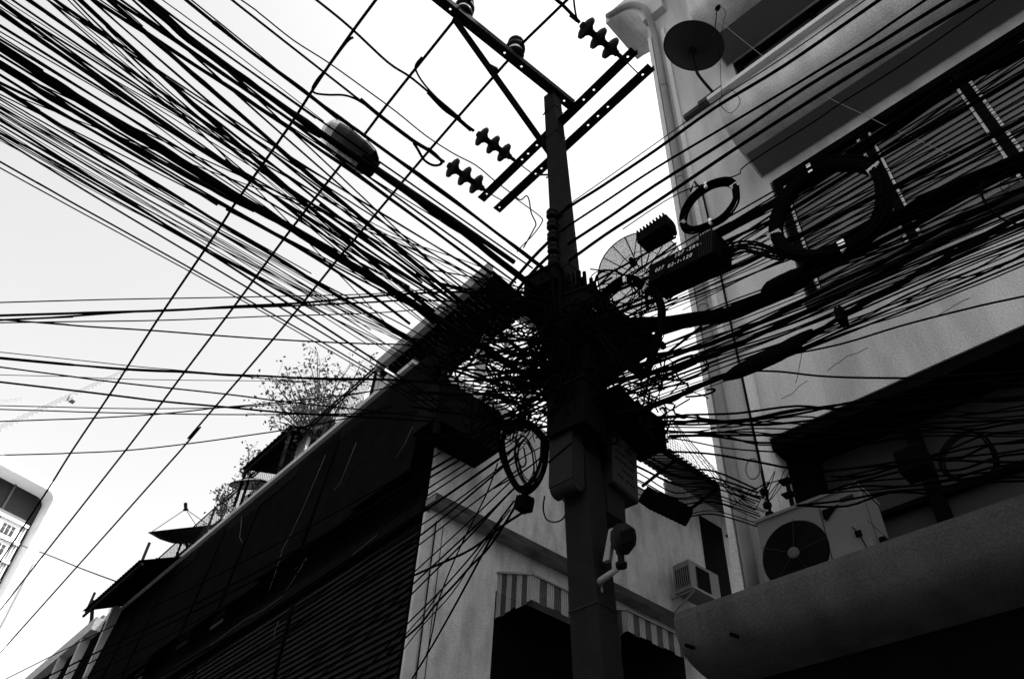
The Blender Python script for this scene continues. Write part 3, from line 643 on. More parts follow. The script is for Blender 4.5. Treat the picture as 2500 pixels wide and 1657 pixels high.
# ------------------------------------------------------------------ the utility pole and its hardware
PB = Vector((4.58, 3.40, 0)); PT = Vector((4.14, 3.84, 12.05))
def pole_at(z): return PB.lerp(PT, z/12.05)
UP = thing('utility_pole', 'tall tapering concrete utility pole at the centre of all the cables', 'utility pole', PB)
b = MB(); q = [(-1, -1), (1, -1), (1, 1), (-1, 1)]; zs = [0, 3, 6, 9, 12.05]
def pw(z): return 0.158-0.068*z/12.05
for i in range(4):
    z0, z1 = zs[i], zs[i+1]; c0, c1 = pole_at(z0), pole_at(z1)
    b.face([c0, c0, c0]) if False else None
    for k in range(4):
        a0, a1 = q[k], q[(k+1) % 4]
        b.face([c0+Vector((a0[0]*pw(z0)*.86, a0[1]*pw(z0), 0)), c0+Vector((a1[0]*pw(z0)*.86, a1[1]*pw(z0), 0)), c1+Vector((a1[0]*pw(z1)*.86, a1[1]*pw(z1), 0)), c1+Vector((a0[0]*pw(z1)*.86, a0[1]*pw(z1), 0))])
c1 = PT; b.face([c1+Vector((x*pw(12.05)*.86, y*pw(12.05), 0.0)) for x, y in q])
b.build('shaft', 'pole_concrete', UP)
for z in (4.35, 6.0, 8.2, 10.95, 11.6):
    b = MB(); c = pole_at(z); w_ = pw(z)+0.004
    b.tube([c+Vector((x*w_*.87, y*w_, 0)) for x, y in q], 0.008, 5, closed=True); b.build('band', 'sign_paint' if z < 5 else 'steel', UP)
for z in (9.3, 10.2, 11.2, 11.75, 5.4):
    b = MB(); c = pole_at(z); b.tube([c+Vector((0, pw(z), 0)), c+Vector((0, pw(z)+0.10, 0.02))], 0.01, 5); b.build('step_bolt', 'steel', UP)
# cross-arms: punched angle iron, real holes
def crossarm(a, c, holes, wd=0.13, label=None):
    a = Vector(a); c = Vector(c); d = (c-a); L = d.length; d.normalize(); s = d.cross(Vector((0, 0, 1))).normalized(); up = s.cross(d)
    if up.z < 0: up = -up
    b = MB(); th = 0.008; hs = sorted(h*L for h in holes); r = 0.0165; cell = wd/2; x = 0.0; cuts = []
    for h in hs: cuts.append((h-cell, h+cell, h))
    def P(u, v, k=0): return a+d*u+s*v+up*k
    prev = 0.0
    for u0, u1, h in cuts+[(L, L, None)]:
        u0 = max(u0, prev)
        if u0 > prev: 
            for k in (0, th): b.face([P(prev, -cell, k), P(u0, -cell, k), P(u0, cell, k), P(prev, cell, k)])
        if h is not None:
            sq = [(u1, 0), (u1, cell), (h, cell), (u0, cell), (u0, 0), (u0, -cell), (h, -cell), (u1, -cell)]
            for k in (0, th):
                for i in range(8):
                    a0 = 2*math.pi*i/8; a1 = 2*math.pi*(i+1)/8; p, q_ = sq[i], sq[(i+1) % 8]
                    b.face([P(p[0], p[1], k), P(q_[0], q_[1], k), P(h+r*math.cos(a1), r*math.sin(a1), k), P(h+r*math.cos(a0), r*math.sin(a0), k)])
            prev = u1
    b.obox(a+d*L/2+s*(cell-th/2)+up*(wd*0.42+th), d, s, up, L/2, th/2, wd*0.42)
    o = b.build('crossarm', 'steel', UP)
    b = MB(); b.obox(pole_at(a.z)+d*0, d, s, up, 0.012, pw(11.3)+0.05, 0.012); 
    return o
def frac(pts, A, B):
    A = Vector(A); B = Vector(B); return [((Vector(p)-A).dot(B-A))/(B-A).length_squared for p in pts]
def arm_px(A, B, pts, Z, k=0.10): 
    a = at(*A, Z=Z); c = at(*B, Z=Z); fr = []
    for p in pts:
        h = at(*p, Z=Z); fr.append((h-a).dot(c-a)/(c-a).length_squared)
    return crossarm(a, c, [f for f in fr if 0.02 < f < 0.98], 0.13)
r2 = lambda x, y: (700+x/2.6133, y/2.6133)
arm_px((1030, -32), (1396, 262), [r2(*p) for p in ((1057, 44), (1407, 320), (1512, 411), (1780, 635), (1822, 690), (960, -40))], 11.98, 0.10)
arm_px((1549, 124), (1174, 488), [r2(*p) for p in ((2165, 355), (1950, 567), (1885, 630), (1583, 918), (1527, 972), (1490, 1010), (1266, 1230))], 11.28, 0.10)
arm_px((1590, 164), (1212, 514), [r2(*p) for p in ((2278, 485), (2058, 692), (1996, 752), (1934, 810), (1634, 1083), (1594, 1115), (1362, 1328))], 11.02, 0.10)
b = MB(); b.bar(at(1108, 45, Z=11.93), at(1350, 385, X=4.28), 0.085, 0.012, up=(0.3, 0.3, 1)); b.bar(at(1108, 45, Z=11.95), at(1350, 385, X=4.28), 0.012, 0.06); b.build('brace', 'steel', UP)
b = MB(); b.bar(at(1310, 427, Z=10.9), at(1345, 427, X=4.3), 0.02); b.bar(at(1195, 162, Z=11.93), at(1214, 172, Z=11.93), 0.05); b.build('brace', 'steel', UP)
# pin insulators
for k, (x, y, lab) in enumerate(((1137, 25, 'banded porcelain pin insulator at the top edge, far along the top cross-arm'), (1264, 125, 'banded porcelain pin insulator in the middle of the top cross-arm'))):
    base = at(x-8, y+20, Z=12.02); o = thing('pin_insulator', lab, 'insulator', base, 'pin insulators on the top cross-arm')
    d = Vector((0, 0, 1))
    b = MB(); b.lathe(base, d, [(0.0, 0.0), (0.0, 0.029), (0.145, 0.029), (0.145, 0.0)], 8); b.lathe(base+d*0.087, d, [(0.0, 0.0), (0.0, 0.094), (0.043, 0.131), (0.072, 0.123), (0.102, 0.109)], 18)
    b.lathe(base+d*0.246, d, [(0.0, 0.102), (0.029, 0.138), (0.087, 0.138), (0.116, 0.087)], 18); b.lathe(base+d*0.406, d, [(0.0, 0.087), (0.029, 0.123), (0.087, 0.116), (0.131, 0.072), (0.145, 0.0)], 18); b.build('porcelain', 'ceramic', o)
    b = MB(); b.lathe(base+d*0.189, d, [(0.0, 0.109), (0.029, 0.104), (0.058, 0.104)], 18); b.lathe(base+d*0.362, d, [(0.0, 0.087), (0.043, 0.087)], 18); b.build('white_band', 'ceramic_white', o)
# strain insulator strings
def string_ins(pa, pb, lab, tail):
    a = at(*pa, Z=11.2); c = at(*pb, Z=11.2); o = thing('insulator_string', lab, 'insulator', c, 'strain insulator strings'); d = (c-a).normalized(); L = (c-a).length
    r = L/6.0
    for k in range(3):
        b = MB(); s0 = a+d*L*(0.06+k*0.31); b.lathe(s0, d, [(0, 0), (0, r*.35), (L*.05, r*.5), (L*.08, r*1.1), (L*.11, r*1.38), (L*.15, r*1.34), (L*.18, r*.8), (L*.25, r*.42), (L*.31, r*.38), (L*.31, 0)], 22); b.build('disc', 'ceramic', o)
    b = MB(); b.tube([a-d*0.14, a-d*.02], 0.022, 6); b.build('clevis', 'steel', o); b = MB(); b.tube([c-d*.02, c+d*.05, c+d*.12], [0.03, 0.03, .012], 6)
    b.build('link', 'steel', o); b = MB(); e = at(*tail, Z=11.1); b.tube([c+d*.1, e], 0.009, 5); b.build('tie_wire', 'steel', o)
string_ins((1088, 398), (1180, 462), 'three-disc insulator string nearest the knot, on the lower cross-arm end', (1230, 492))
string_ins((1160, 322), (1247, 385), 'three-disc insulator string in the middle, left of the pole top', (1305, 428))
string_ins((1413, 55), (1508, 133), 'three-disc insulator string at the top, right of the pole', (1560, 182))
# spool rack
o = thing('insulator_rack', 'vertical rack of black spool insulators on the left side of the pole', 'insulator', at(1345, 600, X=4.15), None)
b = MB(); ra = at(1347, 515, X=4.10); rb = at(1353, 660, X=4.10); b.tube([ra+Vector((0, 0.03, .05)), rb+Vector((0, 0.03, -.05))], 0.012, 6); b.build('rod', 'steel', o)
for k in range(5):
    p = ra.lerp(rb, (k+0.3)/5); b = MB(); b.lathe(p-Vector((0, 0, .07)), (0, 0, 1), [(0, 0), (0, .055), (.03, .068), (.05, .04), (.08, .04), (.10, .068), (.13, .055), (.13, 0)], 14); b.build('spool', 'ceramic', o)
    b = MB(); b.bar(p, pole_at(p.z), 0.03, 0.01); b.build('strap', 'steel', o)

# boxes on the pole
def pbox(x, y, X, hx, hy, hz, nm, lab, cat, m_, rot=0.0):
    c = at(x, y, X=X); o = thing(nm, lab, cat, c-Vector((0, 0, hz))); ca, sa_ = math.cos(rot), math.sin(rot)
    A = Vector((ca, sa_, 0)); B = Vector((-sa_, ca, 0)); return c, o, A, B
c, o, A, B = pbox(1383, 1130, 4.16, .1, .15, .3, 'meter_box', 'dark grey box with a rounded foot strapped to the left side of the pole', 'box', 'sign_paint')
b = MB(); b.obox(c+Vector((0, 0, .12)), A, B, Vector((0, 0, 1)), .08, .125, .36)
for k in range(6): pass
b.build('casing', 'sign_paint', o)
b = MB(); b.tube([c+Vector((.005, -.122, -.235)), c+Vector((.005, .122, -.235))], 0.078, 16); b.build('rounded_foot', 'sign_paint', o)
b = MB(); b.bar(c+Vector((-.085, -.13, .1)), c+Vector((-.085, .13, .02)), .012); b.build('strap', 'ac_dark', o)
c, o, A, B = pbox(1492, 1150, 4.78, .2, .12, .3, 'sign_box', 'tilted box with rows of worn black lettering on the right side of the pole', 'sign', 'sign_paint')
tz = Vector((0.05, 0, 1)).normalized(); tx = Vector((1, 0.03, -0.05)).normalized(); ty = tz.cross(tx)
b = MB(); b.obox(c, tx, ty, tz, .19, .15, .30); b.build('casing', 'sign_paint', o)
b = MB(); b.obox(c-ty*.153, tx, ty, tz, .185, .002, .27); pl = b.build('plate', 'plate_paint', o)
for r_ in range(5):
    b = MB(); x = -.15
    while x < .12:
        w_ = random.uniform(.012, .03); h_ = random.uniform(.014, .026)
        if random.random() < .85: 
            pc = c-ty*.1565+tx*(x+w_/2)+tz*(.17-r_*.085); b.tube([pc-tx*w_*.5+tz*h_*.4, pc+tx*w_*.4+tz*h_*.5, pc+tx*w_*.2-tz*h_*.5, pc-tx*w_*.3-tz*h_*.3], .004, 4)
        x += w_+.012
    b.build('worn_lettering', 'ink', pl)
c, o, A, B = pbox(1478, 1240, 4.7, .2, .12, .3, 'junction_box', 'dark box hanging under the lettered box on the pole', 'box', 'ac_dark')
b = MB(); b.obox(c, Vector((1, 0, 0)), Vector((0, 1, 0)), Vector((0, 0, 1)), .12, .12, .14); b.build('casing', 'sign_paint', o)
# camera on its arm
cb = at(1450, 1410, X=4.30); cm_ = thing('security_camera', 'pole-mounted camera housing on a pale bent arm low on the pole', 'camera', cb)
b = MB(); e1 = at(1455, 1428, X=4.35); e2 = at(1478, 1408, X=4.33); e3 = at(1508, 1388, X=4.33); b.tube([e1, e2, e3], [0.035, 0.024, 0.022], 8)
b.obox(e1+Vector((0.02, 0.01, 0)), Vector((1, 0, 0)), Vector((0, 1, 0)), Vector((0, 0, 1)), .012, .05, .06); b.build('arm', 'pipe_paint', cm_)
b = MB(); j = at(1517, 1375, X=4.33); b.lathe(j-Vector((0, 0, .03)), (0, 0, 1), [(0, 0), (0, .04), (.03, .045), (.05, .025), (.10, .025), (.12, .04), (.14, 0)], 14); b.build('swivel', 'steel', cm_)
b = MB(); hcen = at(1522, 1315, X=4.33); b.lathe(hcen-Vector((0, 0, .11)), (0, 0, 1), [(0, 0), (0, .05), (.05, .09), (.11, .10), (.18, .095), (.21, .07), (.21, 0)], 6); hd = b.build('housing', 'lamp_body', cm_)
b = MB(); b.obox(at(1530, 1310, X=4.215), Vector((1, 0, 0)), Vector((0, 1, 0)), Vector((0, 0, 1)), .01, .055, .055); b.build('window', 'ac_dark', hd)
b = MB(); b.hexa([hcen+Vector((-.02, .13, -.13)), hcen+Vector((.02, .13, -.13)), hcen+Vector((.02, .19, -.13)), hcen+Vector((-.02, .19, -.13))], [hcen+Vector((-.02, .08, .12)), hcen+Vector((.02, .08, .12)), hcen+Vector((.02, .12, .12)), hcen+Vector((-.02, .12, .12))]); b.build('side_shield', 'pipe_paint', cm_)

# street lamp reaching out over the street
la = at(1255, 640, X=4.1); lh0 = at(918, 412, Z=8.55); lh1 = at(788, 310, Z=8.75); dl = (lh1-lh0).normalized(); LL = (lh1-lh0).length
sl2 = thing('street_lamp', 'street lamp head with a clear bowl on a long arm over the street', 'street lamp', la)
b = MB(); b.tube([la, la.lerp(lh0, .5)+Vector((0, 0, .02)), lh0+dl*0.05], 0.03, 8); b.build('arm', 'steel', sl2)
sx = dl.cross(Vector((0, 0, 1))).normalized(); sup = sx.cross(dl)
def shell(b, prof_w, prof_h, z0, sgn, n=14):
    K_ = len(prof_w); pts = []
    for i in range(K_):
        u, wd_ = prof_w[i]; hgt = prof_h[i]; ring = []
        for k in range(n+1):
            a = math.pi*k/n; ring.append(lh0+dl*(u*LL)+sx*(wd_*math.cos(a))+sup*(z0+sgn*hgt*math.sin(a)))
        pts.append(ring)
    for i in range(K_-1):
        for k in range(n): b.face([pts[i][k], pts[i+1][k], pts[i+1][k+1], pts[i][k+1]], True)
pw_ = [(0.0, .05), (0.05, .10), (.15, .145), (.35, .175), (.6, .185), (.8, .165), (.93, .115), (1.0, .02)]; pw_ = [(u, v*1.2) for u, v in pw_]
b = MB(); shell(b, pw_, [.03, .06, .09, .10, .10, .08, .05, .01], 0.0, 1); b.build('hood', 'lamp_body', sl2)
b = MB(); shell(b, [(u, w_*1.0) for u, w_ in pw_[2:]], [.05, .09, .11, .10, .06, .0], 0.0, -1); b.build('bowl', 'lamp_glass', sl2)
b = MB(); b.tube([lh0+dl*LL*.25-sup*.02, lh0+dl*LL*.7-sup*.02], 0.045, 10); b.obox(lh0+dl*LL*.12-sup*.03, dl, sx, sup, .09, .09, .04); b.build('bulb', 'ac_dark', sl2)

# ------------------------------------------------------------------ cables
HP = 5.62                                            # street distance of the pole
def to_dist(p): return (p-EYE).dot(-CZ)
def path3(px, start, end, ext0=0.0, ext1=0.0):
    """start/end: dict for at(); the cable runs straight in plan between the two, so depth varies harmonically along it"""
    a = at(*px[0][:2], **start); c = at(*px[-1][:2], **end); za, zc = to_dist(a), to_dist(c)
    cum = [0]
    for i in range(1, len(px)): cum.append(cum[-1]+math.hypot(px[i][0]-px[i-1][0], px[i][1]-px[i-1][1]))
    pts = []
    for i, p in enumerate(px):
        t = cum[i]/cum[-1]; z = 1/((1-t)/za+t/zc); r = ray(p[0], p[1]); pts.append(EYE+r*(z/1944.0))
    if ext0: pts.insert(0, pts[0]+(pts[0]-pts[1]).normalized()*ext0)
    if ext1: pts.append(pts[-1]+(pts[-1]-pts[-2]).normalized()*ext1)
    return pts
def wobble(pts, amp):
    q = [pts[0]]
    for p in pts[1:-1]: q.append(p+Vector((random.uniform(-1, 1), random.uniform(-1, 1), random.uniform(-1, 1)))*amp)
    return q+[pts[-1]]
def nth(n): return str(n)+('th' if 10 <= n % 100 <= 20 else {1: 'st', 2: 'nd', 3: 'rd'}.get(n % 10, 'th'))
NCAB = 0
def cable(px, wpx, start, end, label, group=None, ext=(1.5, 0), wob=0.004, name='cable', m_='rubber', strands=0, cat='cable', fit=0):
    global NCAB
    if fit and len(px) > 4:
        n_ = 13; t_ = [0.0]
        for i in range(1, len(px)): t_.append(t_[-1]+math.hypot(px[i][0]-px[i-1][0], px[i][1]-px[i-1][1]))
        t_ = np.array(t_)/t_[-1]; w8 = np.ones(len(px)); w8[0] = w8[-1] = 3
        fx_ = np.polyfit(t_, [p[0] for p in px], fit, w=w8); fy_ = np.polyfit(t_, [p[1] for p in px], fit, w=w8)
        px = [(float(np.polyval(fx_, u)), float(np.polyval(fy_, u))) for u in np.linspace(0, 1, n_)]
    pts = smooth(wobble(path3(px, start, end, *ext), wob), 4)
    mid = pts[len(pts)//2]; r = wpx/1944.0*to_dist(mid)/2
    b = MB()
    if strands:
        L = len(pts); b.tube(pts, r*(0.85 if wpx < 20 else 0.62), 8)
        for k in range(strands):
            ph = random.uniform(0, 6.28); tw = random.uniform(-4, 4); rad = r*random.uniform(.6, .95); q_ = []
            for i, p in enumerate(pts):
                d = (pts[min(i+1, L-1)]-pts[max(i-1, 0)]).normalized(); x = d.cross(Vector((0, 0, 1))).normalized(); y = d.cross(x); a = ph+tw*i/L+0.5*math.sin(i*0.7+k)
                q_.append(p+x*math.cos(a)*rad*(1+.5*math.sin(i*.45+ph))+y*math.sin(a)*rad)
            b.tube(q_, r*random.uniform(.22, .36), 5)
    else: b.tube(pts, r, 6)
    o = b.build(name, m_); tag(o, label, cat, group); NCAB += 1; return o
def POLE(z=None): return dict(H=HP)
K = 1/1.0
SKY = lambda z: dict(Z=z)
# --- high-voltage conductors overhead, running down the street
G = 'bare power conductors crossing the whole sky'
for px, lab in (
 ([(918, 0), (864, 73), (800, 165), (757, 230), (700, 318), (574, 497), (536, 557), (383, 783), (268, 963), (176, 1100), (107, 1210), (0, 1371)], 'straight power conductor, leftmost of the three slanting up from the lower left'),
 ([(1142, 8), (1109, 50), (1033, 145), (945, 256), (887, 333), (830, 406), (700, 574), (574, 745), (452, 906), (306, 1100), (0, 1489)], 'straight power conductor, middle of the three slanting up from the lower left'),
 ([(1385, 0), (1274, 108), (1243, 145), (1121, 283), (983, 444), (853, 600), (830, 626), (666, 829), (459, 1070), (440, 1100), (0, 1593)], 'straight power conductor, rightmost of the three, passing the middle pin insulator')):
    pts = [at(x, y, Z=12.28) for x, y in px]; pts = [pts[0]+(pts[0]-pts[1]).normalized()*2]+pts+[pts[-1]+(pts[-1]-pts[-2]).normalized()*10]
    b = MB(); b.tube(smooth(pts, 3), 0.021, 6); tag(b.build('power_line', 'rubber'), lab, 'power line', G)
# jumper sleeves and loops
def loop(px, w_, Z, lab, m_='rubber', nm='jumper_wire', X=None):
    pts = smooth([at(x, y, Z=Z) if X is None else at(x, y, X=X) for x, y in px], 6); r = w_/1944*to_dist(pts[len(pts)//2])/2
    b = MB(); b.tube(pts, r, 6); return tag(b.build(nm, m_), lab, 'wire')
loop([(862, 92), (845, 105), (800, 165), (775, 195), (763, 217), (770, 228), (800, 232), (840, 233), (870, 243), (900, 262)], 6, 12.2, 'jumper wire hooking off the leftmost conductor onto the insulated cable')
loop([(1030, 140), (1015, 160), (1018, 178), (1035, 205), (1065, 238), (1100, 268), (1125, 290)], 5, 12.15, 'pale-edged jumper wire curling off the middle conductor')
loop([(1010, 350), (1020, 365), (1035, 390), (1055, 403), (1072, 403), (1078, 395), (1065, 378), (1045, 362)], 7, 11.3, 'thick jumper loop beside the lower insulator string')
loop([(1400, -10), (1403, 20), (1408, 45), (1414, 55)], 5, 11.3, 'short jumper wire above the top insulator string')
loop([(1247, 471), (1270, 488), (1285, 478), (1292, 490), (1297, 520), (1308, 545), (1303, 560), (1278, 605)], 3.5, 10.2, 'thin crooked wire hanging from the lower cross-arm')
loop([(1255, 482), (1280, 500), (1320, 530), (1322, 545), (1300, 575), (1275, 600), (1262, 615)], 3, 10.2, 'thin wire curving beside the insulator rack')
# --- three insulated conductors to the strain insulators
G = 'insulated conductors ending at the strain insulators'
cable([(560, -5), (566, 0), (727, 126), (880, 245), (945, 298), (1000, 340), (1040, 365), (1080, 396)], 6, SKY(11.0), SKY(11.2), 'insulated conductor, lowest of the three, ending at the insulator string nearest the knot', G, wob=.01)
cable([(880, 243), (910, 270), (945, 298), (985, 325), (1010, 345), (1045, 366)], 11, SKY(11.15), SKY(11.15), 'taped thick splice on the lowest insulated conductor', None, ext=(0, 0), wob=.02, name='cable_splice')
cable([(769, 0), (857, 69), (949, 153), (1006, 195), (1083, 260), (1120, 292), (1155, 320)], 6.5, SKY(11.0), SKY(11.2), 'insulated conductor, middle of the three, ending left of the pole top', G, wob=.01)
cable([(1045, 225), (1083, 262), (1115, 287), (1150, 318)], 11, SKY(11.15), SKY(11.15), 'taped thick splice on the middle insulated conductor', None, ext=(0, 0), wob=.02, name='cable_splice')
cable([(1350, -8), (1365, 5), (1400, 40), (1415, 56)], 9, SKY(11.2), SKY(11.2), 'insulated conductor entering at the top edge right of the pole', G, wob=.006)
cable([(585, 0), (640, 38), (716, 96), (800, 152), (900, 226), (968, 275), (1044, 333), (1110, 378), (1160, 406), (1209, 444), (1247, 471)], 3.8, SKY(10.4), SKY(10.9), 'thin wavy cable passing under the cross-arms', None, wob=.012)

# --- thick bundles of the left fan: (x, y) along, width px, height over the street where they leave the frame
Gb = 'thick cable bundles crossing the sky to the pole'
BUN = [
 ([(345, 0), (450, 80), (560, 163), (680, 255), (785, 340), (926, 412), (984, 457), (1060, 515), (1156, 590), (1225, 650), (1320, 715)], 17, 7.9, 7, 'thickest bundle from the top edge, passing in front of the lamp head'),
 ([(193, 0), (249, 55), (344, 141), (421, 207), (450, 226), (492, 270), (530, 303), (563, 338), (607, 380), (668, 434), (706, 466), (754, 499), (808, 550), (864, 588), (942, 666), (985, 705), (1060, 760)], 11, 7.4, 5, 'thick bundle between the lamp and the long lower bundle, frayed in the middle'),
 ([(264, 0), (306, 38), (354, 73), (421, 134), (500, 208), (546, 250), (600, 298), (668, 353), (716, 392), (792, 453), (850, 505), (902, 545), (946, 585), (1013, 645), (1046, 673), (1103, 722), (1180, 778), (1237, 830), (1290, 870)], 12, 7.5, 4, 'thick dark bundle running unbroken from the top edge to the knot below the lamp'),
 ([(0, 119), (134, 193), (210, 250), (287, 307), (344, 342), (400, 366), (496, 420), (572, 478), (649, 520), (713, 560), (789, 608), (833, 634), (894, 672), (1000, 728), (1046, 763), (1103, 791), (1180, 850), (1260, 900)], 21, 6.9, 9, 'heaviest bundle in the left half, from the left edge to the knot'),
 ([(0, 160), (115, 228), (220, 295), (287, 338), (363, 382), (450, 425), (560, 480), (620, 515)], 13, 6.8, 5, 'dense bundle just under the heaviest one, merging into it'),
 ([(0, 215), (115, 280), (210, 342), (287, 393), (363, 441), (450, 493), (534, 541), (550, 552), (665, 626), (780, 693), (837, 728), (952, 795), (1030, 845), (1120, 900)], 9, 6.6, 3, 'dark bundle parallel to and well below the heaviest one'),
 ([(225, 0), (300, 35), (354, 66), (450, 140), (520, 195), (601, 252), (697, 312), (783, 369), (850, 411), (927, 465), (1041, 541), (1137, 622), (1200, 670)], 10, 7.7, 3, 'bundle passing just under the lamp head'),
 ([(293, 10), (350, 55), (450, 114), (560, 190), (639, 250), (706, 292), (783, 336), (850, 372)], 9, 7.8, 2, 'short-looking bundle squeezed between the two bundles by the lamp'),
 ([(452, 0), (612, 126), (727, 214), (800, 268), (913, 350), (1009, 419), (1118, 499), (1233, 583), (1290, 627), (1370, 690)], 9.5, 8.2, 3, 'straight bundle passing above the lamp head'),
]
for px, w_, z, n, lab in BUN: cable(px, w_*0.98, SKY(z), POLE(), lab, Gb, ext=(2.5, 0), wob=.003, fit=3, name='cable_bundle', strands=n, cat='cable bundle')
# --- single cables of the left fan
RECS = []
def REC(o, side, px, w_): RECS.append((side, px[0] if side == 'L' else px[-1], w_, o))
Gm = 'single cables in the fan left of the pole'
LM = 'medium black cable in the dense fan between the left side of the frame and the knot'
LT = 'hair-thin black cable in the dense fan between the left side of the frame and the knot'
SING = [
 ([(0, 8), (57, 46), (134, 101), (210, 153), (287, 207), (383, 272), (496, 359), (572, 415), (610, 441), (725, 526), (760, 555), (847, 601), (913, 638), (1000, 680), (1090, 730)], 8, 7.0),
 ([(57, 44), (120, 78), (191, 119), (268, 163), (354, 216), (440, 280), (496, 323), (572, 374), (626, 413), (700, 464), (830, 545), (1000, 655), (1100, 730)], 5, 7.0),
 ([(67, 0), (163, 67), (287, 149), (383, 216), (450, 268), (534, 327), (610, 374), (640, 403)], 8, 7.1),
 ([(29, 0), (100, 48), (172, 101), (287, 172), (380, 235), (450, 283), (505, 327), (591, 388), (640, 420), (760, 500), (900, 590), (1040, 690)], 5, 7.0),
 ([(0, 34), (96, 99), (191, 166), (287, 235), (383, 298), (457, 336), (553, 397), (607, 441)], 5.5, 6.9),
 ([(0, 63), (115, 132), (249, 216), (363, 296), (476, 353), (530, 393), (610, 443)], 6, 6.8),
 ([(0, 78), (153, 166), (287, 249), (373, 298), (470, 352), (560, 410)], 3, 6.8),
 ([(0, 97), (134, 174), (287, 274), (450, 361), (496, 403), (591, 457), (668, 499), (833, 600), (1000, 700)], 5.5, 6.8),
 ([(115, 0), (230, 73), (325, 138), (363, 161), (450, 220)], 4.5, 7.2),
 ([(163, 0), (240, 62), (316, 138), (370, 195), (421, 250), (492, 325), (572, 409), (610, 451), (677, 527), (780, 624), (866, 707), (952, 798)], 3.2, 7.3),
 ([(178, 0), (225, 44), (277, 92), (316, 138), (400, 215), (450, 258), (540, 330)], 4, 7.3),
 ([(220, 0), (297, 50), (380, 126), (450, 190), (520, 265), (600, 330), (680, 390), (760, 455), (850, 525), (960, 605), (1060, 690)], 4.5, 7.5),
 ([(232, 5), (330, 95), (450, 197), (530, 268), (640, 360), (800, 475), (950, 590)], 3, 7.5),
 ([(293, 0), (450, 107), (560, 180), (630, 230), (716, 307), (850, 401), (949, 474), (1041, 534), (1175, 627), (1260, 690)], 6, 7.9),
 ([(364, 0), (450, 55), (560, 135), (700, 240), (785, 305), (903, 369), (984, 440), (1099, 515), (1213, 589), (1300, 655)], 5.5, 8.0),
 ([(372, 0), (450, 60), (600, 168), (770, 290)], 3, 8.0),
 ([(396, 0), (450, 38), (560, 120), (700, 228), (790, 296)], 2.6, 8.1),
 ([(466, 0), (560, 75), (640, 140), (727, 214), (830, 297), (903, 360)], 3.5, 8.2),
 ([(716, 392), (739, 403), (800, 440), (850, 470), (946, 528), (1057, 600), (1137, 648), (1180, 676), (1250, 720)], 4.2, 7.9),
 ([(0, 238), (96, 295), (191, 353), (316, 418), (450, 490), (600, 575), (760, 668)], 3.5, 6.5),
 ([(0, 244), (134, 319), (287, 420), (400, 488), (550, 580), (700, 670), (860, 765)], 3.2, 6.5),
 ([(0, 263), (115, 330), (249, 399), (450, 500), (550, 586), (760, 712), (905, 805)], 3.2, 6.4),
 ([(0, 272), (172, 372), (363, 487), (550, 600), (780, 739), (930, 830)], 2.5, 6.4),
 ([(0, 276), (172, 381), (363, 498), (550, 612), (780, 760), (900, 830)], 2.5, 6.4),
 ([(0, 306), (150, 392), (320, 480), (550, 632), (713, 725), (900, 842)], 2.6, 6.3),
 ([(0, 203), (134, 262), (191, 300), (287, 355), (400, 425), (530, 500)], 7, 6.7),
 ([(0, 184), (120, 250), (230, 322), (360, 400), (480, 470), (580, 520)], 6, 6.7),
 ([(0, 136), (150, 222), (300, 318), (450, 405), (560, 465)], 5, 6.9),
 ([(0, 150), (150, 240), (300, 332), (450, 416), (540, 470)], 6, 6.9),
 ([(210, 350), (240, 372), (260, 382), (300, 408), (340, 430), (383, 460), (410, 478), (450, 500)], 4, 6.6),
 ([(400, 309), (476, 353), (560, 400), (660, 460), (790, 540), (900, 610), (1020, 690), (1100, 750)], 5, 7.0),
 ([(550, 390), (640, 460), (725, 530), (800, 580), (880, 640), (980, 720), (1060, 790)], 6, 7.1),
 ([(620, 400), (700, 470), (790, 530), (870, 590), (950, 640), (1060, 715)], 6, 7.2),
 ([(470, 250), (560, 325), (650, 395), (740, 460), (830, 530), (930, 605), (1030, 690)], 6.5, 7.3),
 ([(500, 258), (590, 322), (700, 400), (800, 475), (900, 545), (1010, 625), (1110, 705)], 5, 7.4),
 ([(553, 510), (640, 555), (740, 612), (833, 670), (930, 735), (1000, 790)], 8, 6.8),
 ([(780, 500), (850, 545), (930, 600), (1000, 650), (1080, 712), (1150, 770)], 7, 7.3),
]
for px, w_, z in SING: REC(cable(px, w_*1.0, SKY(z), POLE(), '', Gm, ext=(2.0 if min(px[0]) <= 10 else 0.0, 0), wob=.001, fit=2), 'L', px, w_)
for px, w_, z, lab in (
 ([(0, 292), (134, 372), (325, 498), (400, 548), (550, 643), (617, 687), (722, 756), (795, 798), (913, 876), (990, 924), (1100, 1000)], 6, 6.0, 'stout cable crossing the left sky, third from the bottom of the long left fan'),
 ([(0, 325), (172, 412), (306, 495), (420, 558), (550, 634), (650, 690), (780, 765)], 5, 6.1, 'double-looking cable above the two lowest pairs in the left sky'),
 ([(0, 338), (130, 415), (264, 498), (400, 582), (550, 672), (684, 751), (766, 798), (913, 888), (990, 938), (1100, 1010)], 4.5, 5.9, 'cable just above the lowest pair, ending at the shophouse corner'),
 ([(0, 395), (100, 448), (187, 498), (363, 600), (550, 705), (646, 754), (722, 800), (856, 876), (971, 938), (1080, 1010)], 4.2, 5.6, 'upper cable of the lowest pair crossing the left sky'),
 ([(0, 410), (80, 452), (165, 498), (350, 604), (550, 712), (713, 798), (837, 876), (940, 935), (1060, 1010)], 3, 5.6, 'lower thinner cable of the lowest pair crossing the left sky')):
    cable(px, w_*1.0, SKY(z), POLE(), lab, None, ext=(3, 0), wob=.001, fit=3)
Lf1 = 'hair-thin wire in the open lower part of the left fan, above the lowest pair of cables'
